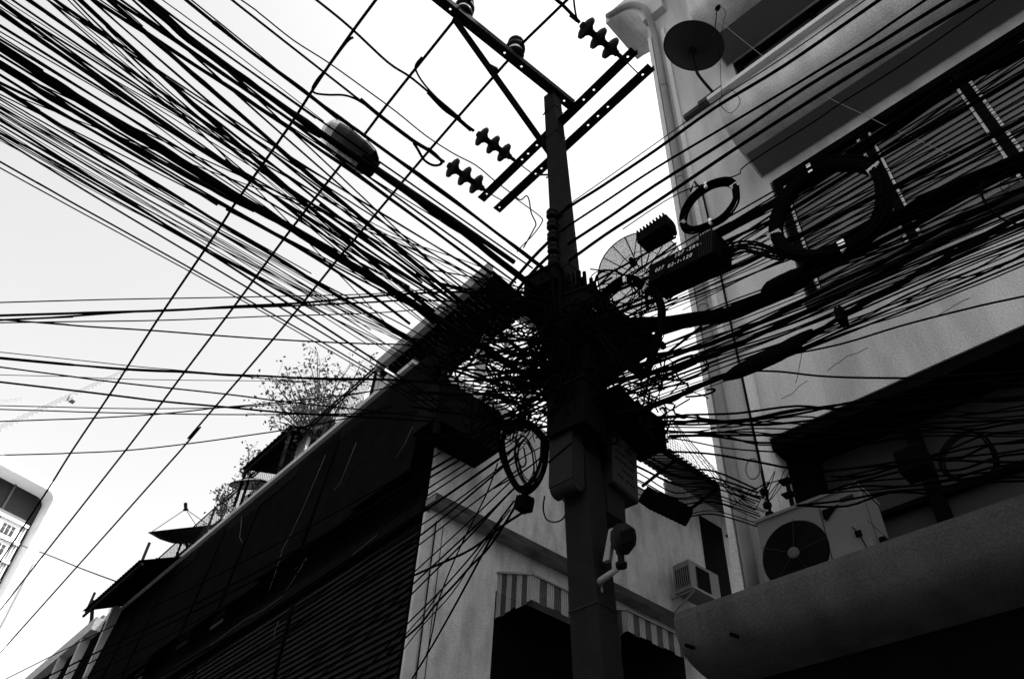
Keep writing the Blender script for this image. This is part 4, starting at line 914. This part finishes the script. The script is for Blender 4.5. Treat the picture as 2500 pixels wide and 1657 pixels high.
for k in range(16):
    t = (k+random.random())/16; y0 = 240+t*105; x1 = 960+random.uniform(-30, 70); y1 = 795+60*t+random.uniform(-18, 18); bow = random.uniform(-6, 12)
    w_ = random.choice((1.8, 2.3, 2.9)); REC(cable([(0, y0), (250, y0+0.27*(y1-y0)+bow*.7), (520, y0+0.545*(y1-y0)+bow), (760, y0+0.79*(y1-y0)+bow*.6), (x1, y1), (x1+120, y1+70)], w_, SKY(6.0+random.random()*.4), POLE(), '', Gm, ext=(2, 0), m_='rubber_thin', wob=.001), 'L', [(0, y0)], w_)
for k in range(26):
    u0 = random.random(); e0 = (0, 235-235*u0/0.45) if u0 < .45 else ((u0-.45)*700, 0)
    v = random.random(); x1, y1 = 1040+v*190+random.uniform(-30, 30), 800-v*130+random.uniform(-50, 60) - 60*u0
    bow = random.uniform(-10, 22); px = [(e0[0]+(x1-e0[0])*q, e0[1]+(y1-e0[1])*q+bow*4*q*(1-q)) for q in (0, .25, .5, .75, 1)]+[(x1+100, y1+75)]
    w_ = random.choice((2.2, 2.8, 3.6, 4.6, 5.4))
    REC(cable(px, w_, SKY(6.9+random.random()*.6), POLE(), '', Gm, ext=(2, 0), m_='rubber_thin', wob=.001), 'L', px, w_)

# --- flat runs to the far left
Gh = 'nearly level cables running to the left edge'
HZ = [
 ([(0, 739), (300, 731), (600, 724), (900, 717), (1060, 706), (1240, 703)], 3, 'thin level cable, uppermost of the nearly level ones at the left edge', 0),
 ([(0, 770), (200, 764), (421, 756), (574, 747), (740, 738), (900, 725), (1100, 712), (1230, 720)], 6, 'stout level cable below the uppermost thin one at the left edge', 2),
 ([(0, 781), (130, 775), (268, 764), (400, 757), (574, 751), (740, 746), (900, 739), (1020, 734), (1200, 740)], 5, 'level cable twisting together with the stout one at the left', 0),
 ([(0, 788), (383, 782), (650, 772), (900, 764), (1060, 752), (1240, 735)], 3, 'thin level cable rising to the roof shelter', 0),
 ([(0, 779), (100, 787), (200, 796), (367, 807), (520, 818), (650, 827), (800, 835), (900, 839), (1010, 845), (1150, 880)], 4, 'cable sagging down from the left edge above the bush', 0),
 ([(0, 860), (314, 892), (450, 905), (574, 917), (760, 935)], 2.2, 'hair-thin cable just above the twisted bundle over the bush', 0),
 ([(0, 873), (160, 888), (306, 900), (459, 909), (560, 914), (650, 918), (780, 925), (900, 927), (1000, 929), (1120, 940)], 6, 'twisted bundle of cables crossing the bush', 4),
 ([(0, 896), (268, 931), (555, 963), (700, 982), (900, 1001), (1060, 1020)], 3.8, 'cable slanting under the twisted bundle, over the lower bush', 0),
 ([(0, 915), (150, 919), (306, 925), (536, 930), (700, 930), (900, 932)], 1.8, 'hair-thin cable merging into the twisted bundle from below', 0),
 ([(0, 932), (268, 963), (400, 979), (536, 992), (700, 1007), (842, 1015), (960, 1022), (1080, 1030)], 5, 'stout cable slanting down to the parapet under the bush', 0),
 ([(0, 990), (268, 996), (420, 997), (574, 993), (720, 983), (850, 965), (930, 950)], 2.5, 'thin cable dipping and rising through the lower bush', 0),
 ([(0, 999), (200, 1005), (383, 1010), (600, 1011), (900, 1009), (1020, 1006)], 3, 'level cable above the rising thin one at the lower left', 0),
 ([(0, 1029), (190, 1022), (383, 1012), (536, 995), (650, 985), (727, 978), (900, 955), (1000, 930)], 3.2, 'thin cable rising across the lower bush to the parapet', 0),
 ([(0, 1110), (170, 1106), (306, 1099), (459, 1084), (600, 1063), (712, 1047), (870, 1015), (960, 990)], 3.2, 'lone rising cable above the tower', 0)]
for px, w_, lab, n in HZ: cable(px, w_, dict(Z=6.2), POLE(), lab, Gh, ext=(6, 0), name='cable_bundle' if n > 2 else 'cable', strands=n if n > 2 else 0, cat='cable bundle' if n > 2 else 'cable')
cable([(0, 1313), (100, 1347), (191, 1384), (260, 1410), (329, 1434)], 2.6, dict(H=70), dict(H=29), 'thin slack cable from the tower to the far roof canopy', None, ext=(20, 0))

# --- right: power lines along the street
Gp = 'parallel insulated power lines rising to the upper right'
for px, w_, lab in (
 ([(1340, 535), (1408, 486), (1500, 422), (1600, 352), (1745, 248), (1895, 153), (2113, 0)], 3, 'thin line, uppermost of the parallel lines leaving the pole to the upper right'),
 ([(1345, 560), (1374, 517), (1470, 455), (1600, 367), (1745, 264), (1914, 161), (2147, 0)], 9, 'thick parallel line directly under the uppermost thin one'),
 ([(1348, 590), (1366, 566), (1480, 490), (1600, 412), (1760, 315), (1944, 205), (2098, 110), (2260, 0)], 7, 'third parallel line from the top, right of the pole'),
 ([(1350, 620), (1381, 600), (1490, 528), (1600, 452), (1780, 340), (1971, 212), (2155, 100), (2327, -5)], 9.5, 'fourth parallel line from the top, right of the pole'),
 ([(1352, 660), (1366, 653), (1480, 572), (1600, 494), (1795, 363), (2005, 230), (2190, 115), (2385, 0)], 10, 'lowest thick parallel line right of the pole'),
 ([(1520, 560), (1660, 470), (1795, 430), (1822, 402), (1990, 295), (2052, 253), (2200, 160), (2420, 8)], 3.5, 'thin sagging line below the thick parallel lines')):
    cable(px, w_, dict(X=4.2), dict(X=4.2), lab, Gp, ext=(0.0, 3), wob=.003)
for k, (px, lab) in enumerate((([(1340, 590), (1300, 630), (1240, 700), (1180, 772), (1130, 830)], 'left-hand drop cable from the rack down past the roof shelter'), ([(1345, 620), (1300, 665), (1245, 730), (1190, 800), (1150, 850)], 'middle drop cable from the rack down past the roof shelter'), ([(1350, 655), (1310, 700), (1260, 760), (1180, 850)], 'right-hand drop cable from the rack'))):
    cable(px, 8, dict(X=4.2), dict(X=5.2), lab, 'drop cables behind the knot', ext=(0, 1.5), wob=.004)

# --- right fan
Gr = 'cables fanning from the knot to the right edge'
RBN = [
 ([(1430, 790), (1520, 795), (1620, 790), (1700, 777), (1772, 768), (1840, 745), (1925, 700), (1965, 670), (2020, 632), (2136, 560), (2250, 505), (2327, 470), (2500, 392), (2600, 345)], 34, 22, 'heaviest bundle on the right, in front of the louvred windows'),
 ([(1640, 640), (1742, 580), (1830, 530), (1925, 475), (2020, 415), (2110, 360), (2250, 262), (2370, 190), (2500, 120), (2600, 60)], 24, 16, 'upper thick bundle on the right, crossing the top of the louvred windows'),
 ([(1500, 1010), (1600, 990), (1715, 940), (1830, 890), (1963, 830), (2040, 780), (2120, 735), (2250, 660), (2380, 590), (2500, 523), (2600, 470)], 14, 6, 'thick lower bundle on the right, running out of the long black splice'),
 ([(1560, 870), (1700, 852), (1850, 790), (2000, 712), (2150, 640), (2300, 560), (2420, 500), (2520, 450)], 12, 4, 'bundle just under the heaviest one on the right'),
]
RBN += [([(1500, 765), (1700, 692), (1900, 602), (2100, 500), (2300, 398), (2500, 290), (2600, 235)], 11, 4, 'straight bundle crossing the lower half of the very large coil'),
 ([(1500, 850), (1750, 772), (1950, 690), (2150, 592), (2350, 482), (2520, 395)], 13, 5, 'bundle close beneath the heaviest one, nearest the pale wall'),
 ([(1480, 935), (1700, 880), (1900, 795), (2100, 695), (2300, 590), (2520, 478)], 12, 4, 'bundle midway between the heaviest one and the long black splice'),
 ([(1480, 720), (1640, 655), (1790, 580), (1900, 528), (2060, 432), (2280, 310), (2500, 180), (2600, 120)], 10, 4, 'bundle passing under the middle-sized coil and up across the louvres')]
for px, w_, n, lab in RBN: cable(px, w_, dict(X=4.3), dict(X=4.3), lab, Gb, ext=(0, 1.5), wob=.006, name='cable_bundle', strands=n, cat='cable bundle')
LRm = 'black cable in the dense fan between the knot and the right edge'
for k in range(25):      # upper strands over the louvres
    t = random.random(); x0, y0 = 1560+random.uniform(-90, 120), 665+t*150; y1 = 60+t*420+random.uniform(-15, 15)
    px = [(x0, y0)]
    for u in (.2, .4, .6, .8): px.append((x0+(2520-x0)*u, y0+(y1-y0)*u+random.uniform(-5, 5)+14*math.sin(u*3.14)*(1-t)))
    px.append((2520, y1)); w_ = random.choice((2.5, 3, 4, 5))
    REC(cable(px, w_*1.0, dict(X=4.35), dict(X=4.35+random.uniform(-.3, .2)), '', Gr, ext=(0, 1.5), m_='rubber_thin', wob=.002), 'R', px, w_)
for k in range(28):      # lower strands over the pale wall
    t = random.random(); x0, y0 = 1510+random.uniform(-40, 60), 860+t*150; y1 = 440+t*190+random.uniform(-10, 10)
    px = [(x0, y0)]
    for u in (.2, .4, .6, .8): px.append((x0+(2520-x0)*u, y0+(y1-y0)*u+random.uniform(-6, 6)+10*math.sin(u*3.14)))
    px.append((2520, y1)); w_ = random.choice((2.5, 3, 4, 5))
    REC(cable(px, w_*1.0, dict(X=4.35), dict(X=4.35+random.uniform(-.3, .2)), '', Gr, ext=(0, 1.5), m_='rubber_thin', wob=.002), 'R', px, w_)
for px, w_, lab in (
 ([(1900, 880), (2000, 815), (2110, 775), (2200, 725), (2290, 690), (2380, 655), (2500, 595)], 4, 'loose cable sagging away below the lower right bundle, upper one of the loose ones'),
 ([(1930, 855), (2050, 800), (2180, 738), (2280, 690), (2390, 640), (2500, 600)], 3.5, 'loose cable crossing the upper loose one on the pale wall'),
 ([(1960, 850), (2090, 792), (2200, 745), (2290, 690), (2370, 672), (2440, 652), (2500, 618)], 4, 'loose kinked cable on the pale wall under the lower right bundle'),
 ([(1890, 880), (2060, 812), (2200, 770), (2350, 710), (2500, 645)], 3.5, 'thin lower loose cable across the pale wall'),
 ([(1850, 890), (1900, 872), (2050, 840), (2200, 795), (2350, 755), (2500, 724)], 5, 'lowest straight cable across the pale wall'),
 ([(1820, 905), (1900, 907), (1990, 916), (2080, 921), (2240, 923), (2350, 917), (2500, 908)], 5.5, 'nearly level cable crossing from the splice to the shopfront')):
    cable(px, w_, dict(X=4.4), dict(X=4.4), lab, Gr, ext=(0, 1.5))
cable([(1745, 43), (1850, 128), (1940, 190), (2020, 240), (2110, 283), (2170, 312), (2260, 352), (2350, 395)], 1.4, dict(X=5.6), dict(X=6.3), 'thin pale wire slanting across the overhang from the dish to the louvres', None, ext=(0, 0), m_='pipe_paint', wob=.01)
# messy low strands in front of the shopfront
Gl = 'slack tangled cables in front of the shopfront glazing'
for k in range(16):
    t = random.random(); x0 = 1560+random.uniform(-30, 90); y0 = 1020+t*90; y1 = 915+t*230
    px = [(x0, y0)]
    for u in (.12, .25, .4, .55, .7, .85): px.append((x0+(2520-x0)*u, y0+(y1-y0)*u+random.uniform(-14, 14)+(12+16*t)*math.sin(u*3.14)*(1 if u < .6 else .3)))
    px.append((2520, y1)); REC(cable(px, 4+2*(k % 2), dict(X=5.0), dict(X=5.6), '', Gl, ext=(0, 1.5), wob=.02), 'S', px, 4)
for k in range(10):
    t = random.random(); x0 = 1960+random.uniform(-60, 90); y0 = 1150+t*90; y1 = 1050+t*130
    px = [(x0, y0)]+[(x0+(2520-x0)*u, y0+(y1-y0)*u+random.uniform(-16, 16)) for u in (.2, .4, .6, .8)]+[(2520, y1)]
    cable(px, random.choice((4, 5, 6)), dict(X=5.7), dict(X=5.8), 'slack cable low over the shopfront beside the large air conditioner, %s of ten' % nth(k+1), Gl, ext=(0, 1.5), wob=.02)
# strands behind the pole to the pier and to the alley
for k in range(12):
    j = lambda q: random.uniform(-q, q); y0 = 1072+k*11+j(4); y1 = 1175+k*8+j(5)
    px = [(1470+j(15), y0), (1560, y0+32+j(4)), (1650, y0+72+j(4)), (1740, y0+(y1-y0)*.78+j(5)), (1850+j(8), y1+18)]
    cable(px, random.choice((2.5, 3.5, 5)), dict(X=5.0), dict(X=6.35), 'service cable from the knot to the pier bracket, %s from the top' % ('first', 'second', 'third', 'fourth', 'fifth', 'sixth', 'seventh', 'eighth', 'ninth', 'tenth', 'eleventh', 'lowest')[k], 'service cables to the pier bracket', ext=(0, 0), wob=.006)
for k in range(5):
    x0 = 1560+k*28; px = [(x0, 925+k*34), (x0+60, 1010+k*30), (x0+130, 1110+k*25), (x0+200+random.uniform(-10, 20), 1210+k*12)]
    cable(px, 2, dict(X=5.0), dict(X=6.2), 'hair-thin straight wire crossing the corner pier diagonally, %s of five from the top' % ('first', 'second', 'third', 'fourth', 'last')[k], 'hair-thin wires over the pier', ext=(0, 0))
# runs along the shophouse front
Gs = 'cables running down the street along the dark shophouse front'
for k in range(15):
    t = k/14+random.uniform(-.02, .02); x0, y0 = 1290-50*t+random.uniform(-20, 20), 900+t*330; x1 = -60+t*1010; y1 = 1720-40*(1-t)+random.uniform(-30, 30)
    y0 = 985+t*275
    px = [(x0, y0)]
    for u in (.2, .4, .6, .8): px.append((x0+(x1-x0)*u, y0+(y1-y0)*u+random.uniform(-6, 6)+22*math.sin(u*3.14)))
    px.append((x1, y1)); cable(px, random.choice((3, 4, 5)), POLE(), dict(H=9.5+9*(1-t)), 'black cable along the dark shophouse front, %s from the highest' % nth(k+1), Gs, ext=(0, 3), wob=.01)
for px, w_, lab in (([(1255, 1240), (1225, 1290), (1190, 1340), (1150, 1380), (1105, 1430), (1060, 1480), (1030, 1520), (985, 1560)], 6, 'stout curved cable hanging in front of the alley wall'),
     ([(1215, 1130), (1190, 1200), (1155, 1270), (1130, 1320), (1100, 1390), (1070, 1470), (1055, 1540), (1040, 1600), (1010, 1650)], 3.5, 'thin cable hanging down the alley wall from the knot'),
     ([(1300, 1215), (1290, 1240), (1230, 1280), (1150, 1340), (1075, 1375), (1020, 1400)], 6, 'stout cable crossing the ledge of the alley wall'),
     ([(1075, 1440), (1040, 1490), (1005, 1530), (980, 1560)], 3, 'short thin cable beside the alley corner')):
    cable(px, w_, dict(H=6.2), dict(H=8.6), lab, None, ext=(0, .4))

# ------------------------------------------------------------------ coils, closures, splices
def ring(px, X, w_, n, label, nm='cable_coil', ties=(), dx=0.0):
    """px: points round the loop as seen; the coil hangs in the plane of the street line"""
    pts = smooth([at(x, y, X=X+dx*i) for i, (x, y) in enumerate(px+px[:1])], 5)[:-1]
    c = sum(pts, Vector())/len(pts); o = thing(nm, label, 'cable coil', c, 'cable coils'); r = w_/1944*to_dist(c)/2
    b = MB()
    for k in range(n):
        off = Vector((random.uniform(-r, r)*1.2, 0, 0)); f = 1+random.uniform(-1, 1)*r*1.1/((pts[0]-c).length); ph = random.uniform(0, 6.28)
        b.tube([c+(p-c)*(f+0.035*math.sin(6.28*i/len(pts)+ph))+off for i, p in enumerate(pts)], r*0.36, 5, closed=True)
    b.build('winding', 'rubber', o)
    for (tx_, ty_, s) in ties:
        p = at(tx_, ty_, X=X-r*1.2); q_ = min(pts, key=lambda v: (v-p).length); d = (q_-c).normalized()
        b = MB(); b.obox(q_-Vector((r*.9, 0, 0)), d, Vector((0, 0, 1)).cross(d) if abs(d.z) < .9 else Vector((0, 1, 0)), Vector((1, 0, 0)), r*1.3, .014*s, .012); b.build('tie', 'white_tie', o)
    return o
ring([(2090, 400), (2140, 420), (2158, 470), (2150, 530), (2110, 580), (2050, 612), (1985, 624), (1930, 615), (1900, 585), (1893, 545), (1915, 490), (1960, 435), (2020, 403)], 4.25, 26, 16, 'very large round coil of black cable in front of the louvred windows', ties=((1978, 428, 1.3), (2130, 412, 2), (1898, 562, 1.5), (2052, 584, 1.8)))
ring([(1795, 452), (1795, 490), (1765, 530), (1720, 552), (1685, 560), (1668, 548), (1672, 515), (1695, 480), (1735, 452), (1775, 443)], 4.25, 15, 12, 'middle-sized oval coil of black cable over the corner pier', ties=((1724, 467, 1), (1795, 450, .8), (1668, 540, .8), (1730, 534, .9)))
ring([(1600, 720), (1612, 760), (1600, 830), (1570, 900), (1520, 880), (1470, 820), (1455, 760), (1490, 710), (1540, 685)], 4.2, 16, 10, 'tangled coil of thick cable right of the knot, in front of the mesh dish', ties=((1517, 688, 1), (1562, 710, 1), (1440, 760, 1.2)))
ring([(1330, 1075), (1325, 1130), (1305, 1175), (1275, 1195), (1250, 1160), (1232, 1110), (1228, 1065), (1250, 1040), (1295, 1040)], 4.15, 16, 12, 'oval coil of black cable hanging at the lower left of the knot', ties=())
ring([(1300, 1100), (1305, 1150), (1290, 1180), (1270, 1150), (1262, 1100), (1280, 1070)], 4.1, 8, 5, 'small inner coil hanging inside the oval coil at the lower left of the knot', ties=())
ring([(2400, 1065), (2425, 1100), (2432, 1140), (2400, 1170), (2340, 1172), (2305, 1150), (2300, 1110), (2330, 1070), (2365, 1058)], 5.6, 8, 8, 'round coil in front of the dark shopfront on the right', ties=())
ring([(2445, 440), (2463, 448), (2455, 470), (2440, 455)], 4.3, 3, 2, 'small wire loop near the right edge under the heaviest bundle', ties=())
ring([(1720, 880), (1725, 905), (1660, 930), (1620, 915), (1640, 890), (1690, 870)], 4.6, 7, 5, 'flattened coil low right of the knot by the pier', ties=())
cable([(2397, 445), (2396, 470), (2402, 490), (2420, 515), (2450, 535), (2475, 545), (2500, 550)], 6, dict(X=4.2), dict(X=4.2), 'short cable hooking down from the heaviest bundle near the right edge', None, ext=(0, .5))
cable([(1330, 1210), (1327, 1240), (1335, 1268), (1360, 1273), (1378, 1262), (1385, 1240)], 4, dict(X=4.2), dict(X=4.3), 'hanging wire loop below the grey box left of the pole', None, ext=(0, 0))
for k in range(5):
    cable([(1770, 598+k*9), (1810, 590+k*6), (1850, 593+k*7), (1900, 610+k*6), (1935, 625)], 6, dict(X=4.3), dict(X=4.25), 'curved cable from stencilled closure to very large coil, %s of five' % ('first', 'second', 'third', 'fourth', 'last')[k], 'cables joining closure and large coil', ext=(0, 0))
def closure(pa, pb, X, hz, hx, nm, lab, ribs_=0):
    a = at(*pa, X=X); c = at(*pb, X=X); m0 = (a+c)/2; d = (c-a).normalized(); sx_ = Vector((1, 0, 0)); up_ = d.cross(sx_).normalized()
    if up_.z < 0: up_ = -up_
    L = (c-a).length/2; o = thing(nm, lab, 'splice closure', m0)
    b = MB()
    prof = [(-hx, -hz), (hx, -hz), (hx, hz*.6), (hx*.7, hz), (-hx*.7, hz), (-hx, hz*.6)]
    for s0, s1, f in ((-1, 1, 1),):
        A_ = [m0+d*L*s0+sx_*x+up_*z for x, z in prof]; B_ = [m0+d*L*s1+sx_*x+up_*z for x, z in prof]; n = len(prof)
        for i in range(n): b.face([A_[i], A_[(i+1) % n], B_[(i+1) % n], B_[i]])
        b.face(A_[::-1]); b.face(B_)
    b.build('casing', 'ac_dark', o)
    if ribs_:
        for k in range(ribs_):
            b = MB(); u = -L+L*2*(k+.5)/ribs_; b.obox(m0+d*u, d, sx_, up_, L/ribs_*.35, hx*1.06, hz*1.08); b.build('rib', 'ac_dark', o)
    return o, m0, d, up_, L
o, m0, d, up_, L = closure((1606, 685), (1765, 608), 4.35, 0.14, 0.14, 'splice_closure', 'long black splice closure with white stencilled numbers, under the middle-sized coil')
for k in range(6):
    b = MB(); b.obox(m0+d*(L*(.58+k*.07)), d, Vector((1, 0, 0)), up_, .006, .15, .148); b.build('end_rib', 'steel', o)
def text(s, p, size, dx, up, parent):
    cu = bpy.data.curves.new('stencil', 'FONT'); cu.body = s; cu.size = size; cu.extrude = 0.0006; cu.shear = 0.25; cu.space_character = 1.25
    ob = bpy.data.objects.new('stencil', cu); COL.objects.link(ob)
    nrm_ = dx.cross(up); mw = Matrix(((dx.x, up.x, nrm_.x, p.x), (dx.y, up.y, nrm_.y, p.y), (dx.z, up.z, nrm_.z, p.z), (0, 0, 0, 1)))
    ob.matrix_world = mw; bpy.context.view_layer.update(); dg = bpy.context.evaluated_depsgraph_get(); me = bpy.data.meshes.new_from_object(ob.evaluated_get(dg))
    bpy.data.objects.remove(ob); me.transform(mw); me.materials.clear(); me.materials.append(M['stencil']); me.name = 'stencil'
    o2 = bpy.data.objects.new('stencilled_number', me); COL.objects.link(o2); o2.parent = parent; o2.matrix_parent_inverse = parent.matrix_world.inverted()
fx = Vector((-0.1415, 0, 0))
text('107 -SRW', m0+fx+up_*0.02+d*(-L*.20), 0.058, d, up_, o)
text('02-1-120', m0+fx-up_*0.07+d*(-L*.40), 0.058, d, up_, o)
text('027', m0+fx-up_*0.045+d*(-L*.80), 0.055, d, up_, o)
closure((1567, 593), (1638, 545), 4.25, 0.085, 0.09, 'splice_closure', 'ribbed black closure beside the pole, above the stencilled one', 9)
closure((1580, 1214), (1672, 1256), 5.2, 0.075, 0.08, 'splice_closure', 'ribbed black closure hanging before the stained alley wall', 9)
closure((2200, 1140), (2265, 1115), 5.6, 0.11, 0.1, 'splice_closure', 'black closure in front of the dark shopfront, beside the round coil', 0)
closure((1268, 1232), (1292, 1226), 4.2, 0.06, 0.06, 'splice_closure', 'small knobbly black closure below the hanging oval coil', 4)
def sleeve(pts, ws, X, lab):
    p3 = [at(x, y, X=X) for x, y in pts]; o = MB(); o.tube(smooth(p3, 3), [v/1944*to_dist(p3[0])/2 for v in sum([[ws[i]+(ws[min(i+1, len(ws)-1)]-ws[i])*k/3 for k in range(3)] for i in range(len(ws)-1)], [])+[ws[-1]]], 12); tag(o.build('splice_sleeve', 'rubber'), lab, 'splice closure')
sleeve([(1765, 925), (1800, 908), (1850, 885), (1900, 862), (1940, 838), (1960, 822), (1985, 806)], [12, 34, 40, 40, 36, 24, 10], 4.25, 'long fat black splice sleeve low on the right bundles')
sleeve([(1860, 715), (1880, 702), (1910, 688), (1940, 670), (1960, 655)], [12, 34, 38, 30, 10], 4.2, 'shorter fat black splice sleeve on the heaviest bundle')
closure((2045, 775), (2062, 768), 4.25, 0.06, 0.05, 'cable_clamp', 'small black clamp on the lower right bundle', 2)

# ------------------------------------------------------------------ the knot itself
tg = MB(); rnd = random.Random(11)
def tangle(b, c, R_, n, seg, rmin, rmax, sq=(1, 1, 1)):
    for k in range(n):
        p = Vector((rnd.gauss(0, .42)*sq[0], rnd.gauss(0, .42)*sq[1], rnd.gauss(0, .42)*sq[2]))*R_
        d = Vector((rnd.uniform(-1, 1), rnd.uniform(-1, 1), rnd.uniform(-1, 1))).normalized(); ax = Vector((rnd.uniform(-1, 1), rnd.uniform(-1, 1), rnd.uniform(-1, 1))).normalized(); w_ = rnd.uniform(-.9, .9); pts = []
        for i in range(seg):
            pts.append(c+p); p = p+d*R_*.16; d = (Matrix.Rotation(w_*.5, 3, ax) @ d)
            q_ = Vector((p.x/sq[0], p.y/sq[1], p.z/sq[2]))
            if q_.length > R_: d = (d-q_.normalized()*.9).normalized()
        b.tube(smooth(pts, 2), rnd.uniform(rmin, rmax), 5)
tangle(tg, pole_at(6.95)+Vector((-.1, 0, 0)), .50, 110, 9, .006, .014, (.6, .65, 1.35))
tangle(tg, pole_at(6.2)+Vector((-.12, -.05, 0)), .34, 70, 9, .006, .014, (.7, .8, 1.2))
for kk in range(26):                                     # risers lashed up the pole
    a_ = kk/26*6.28; e_ = Vector((math.cos(a_)*.17, math.sin(a_)*.19, 0))*rnd.uniform(.95, 1.25)
    tg.tube(smooth([pole_at(z)+e_*rnd.uniform(.9, 1.25) for z in (5.75, 6.1, 6.5, 6.9, 7.3, 7.7, 8.0)]), rnd.uniform(.014, .026), 6)
for kk in range(130):                                    # cables leaving the knot along both streets
    a_ = rnd.choice((math.pi/2, -math.pi/2, math.pi/2+.6, math.pi/2+1.0))+rnd.gauss(0, .16); p0 = pole_at(rnd.uniform(6.1, 7.8))+Vector((rnd.uniform(-.15, .1), rnd.uniform(-.1, .1), 0)); L_ = rnd.uniform(.5, 1.6); dr = Vector((math.cos(a_), math.sin(a_), rnd.uniform(-.22, .15))).normalized()
    tg.tube(smooth([p0, p0+dr*L_*.5+Vector((0, 0, rnd.uniform(-.14, .05))), p0+dr*L_]), rnd.uniform(.005, .013), 5)
for (x, y, X, R_, n_) in ((1450, 800, 4.3, .42, 36), (1530, 860, 4.3, .4, 26), (1325, 720, 4.2, .30, 30), (1320, 880, 4.2, .36, 34), (1270, 960, 4.2, .40, 34), (1160, 920, 4.3, .50, 14), (1215, 1010, 4.2, .32, 16), (1130, 985, 4.3, .40, 9), (1265, 1060, 4.2, .30, 14), (1400, 985, 4.2, .28, 60), (1500, 990, 4.5, .28, 50), (1590, 980, 4.6, .34, 18), (1560, 1050, 4.8, .26, 40), (1640, 940, 4.6, .26, 10)):
    tangle(tg, at(x, y, X=X), R_, n_, 9, .004, .010, (1, 1, .9))
tag(tg.build('cable_tangle', 'rubber'), 'dense black knot of tangled cables wrapped round the utility pole', 'cable tangle', kind='stuff')
for x, y, X, s3, lab in ((1415, 770, 4.35, (.2, .24, .13), 'black equipment box buried in the upper part of the knot'), (1430, 890, 4.40, (.17, .2, .26), 'large black equipment box buried in the middle of the knot'), (1400, 1010, 4.15, (.12, .2, .24), 'black box low in the knot above the grey box'), (1500, 1005, 4.75, (.14, .14, .12), 'black box low in the knot above the lettered box'),
                        (1560, 1060, 5.0, (.2, .16, .14), 'square black box hanging right of the pole under the knot'), (1335, 700, 4.15, (.14, .2, .10), 'flat black box at the upper left of the knot')):
    c = at(x, y, X=X); o = thing('equipment_box', lab, 'box', c-Vector((0, 0, s3[2]))); b = MB(); rot = rnd.uniform(-.3, .3); A_ = Vector((math.cos(rot), math.sin(rot), 0)); B_ = Vector((-A_.y, A_.x, 0))
    b.obox(c, A_, B_, Vector((0, 0, 1)), *s3); b.build('casing', 'ac_dark', o); b = MB(); b.obox(c+Vector((0, 0, s3[2]+.015)), A_, B_, Vector((0, 0, 1)), s3[0]+.02, s3[1]+.02, .015); b.build('lid', 'ac_dark', o)
# loops of slack just outside the knot
Gk = 'loose loops sticking out of the knot'
for k in range(26):
    a = rnd.uniform(0, 6.28); cx_, cy_ = rnd.choice(((1300, 780), (1250, 920), (1480, 780), (1600, 900), (1230, 1000), (1500, 700))); r_ = rnd.uniform(25, 70); e = rnd.uniform(.4, 1); ph = rnd.uniform(0, 3)
    px = [(cx_+r_*math.cos(a+u)*1, cy_+r_*e*math.sin(a+u+ph*.2)) for u in (0, .8, 1.6, 2.4, 3.2, 4.0)]
    cable(px, rnd.choice((2.5, 3.5, 5)), dict(X=4.2), dict(X=4.4), 'short loose loop of black cable sticking out of the knot', Gk, ext=(.1, .1), m_='rubber_thin')

def thick(w_): return 'hair-thin' if w_ < 3.2 else 'thin' if w_ < 4.6 else 'medium' if w_ < 5.8 else 'stout'
top = sorted([r for r in RECS if r[0] == 'L' and r[1][1] < 1 and r[1][0] >= 1], key=lambda r: r[1][0])
lef = sorted([r for r in RECS if r[0] == 'L' and r[1][0] < 1], key=lambda r: r[1][1])
mid_ = sorted([r for r in RECS if r[0] == 'L' and r[1][0] >= 1 and r[1][1] >= 1], key=lambda r: r[1][0])
rig = sorted([r for r in RECS if r[0] == 'R'], key=lambda r: r[1][1])
sho = sorted([r for r in RECS if r[0] == 'S'], key=lambda r: r[1][1])
for L_, t_ in ((top, '%s single cable of the left fan, %s from the left corner along the top edge'), (lef, '%s single cable of the left fan, %s down the left edge'), (mid_, '%s cable splitting off a bundle in the left fan, %s from the left'),
               (rig, '%s single cable of the right fan, %s down the right edge'), (sho, '%s slack cable across the dark shopfront, %s down the right edge')):
    for i, r in enumerate(L_): r[3]['label'] = t_ % (thick(r[2]), nth(i+1))
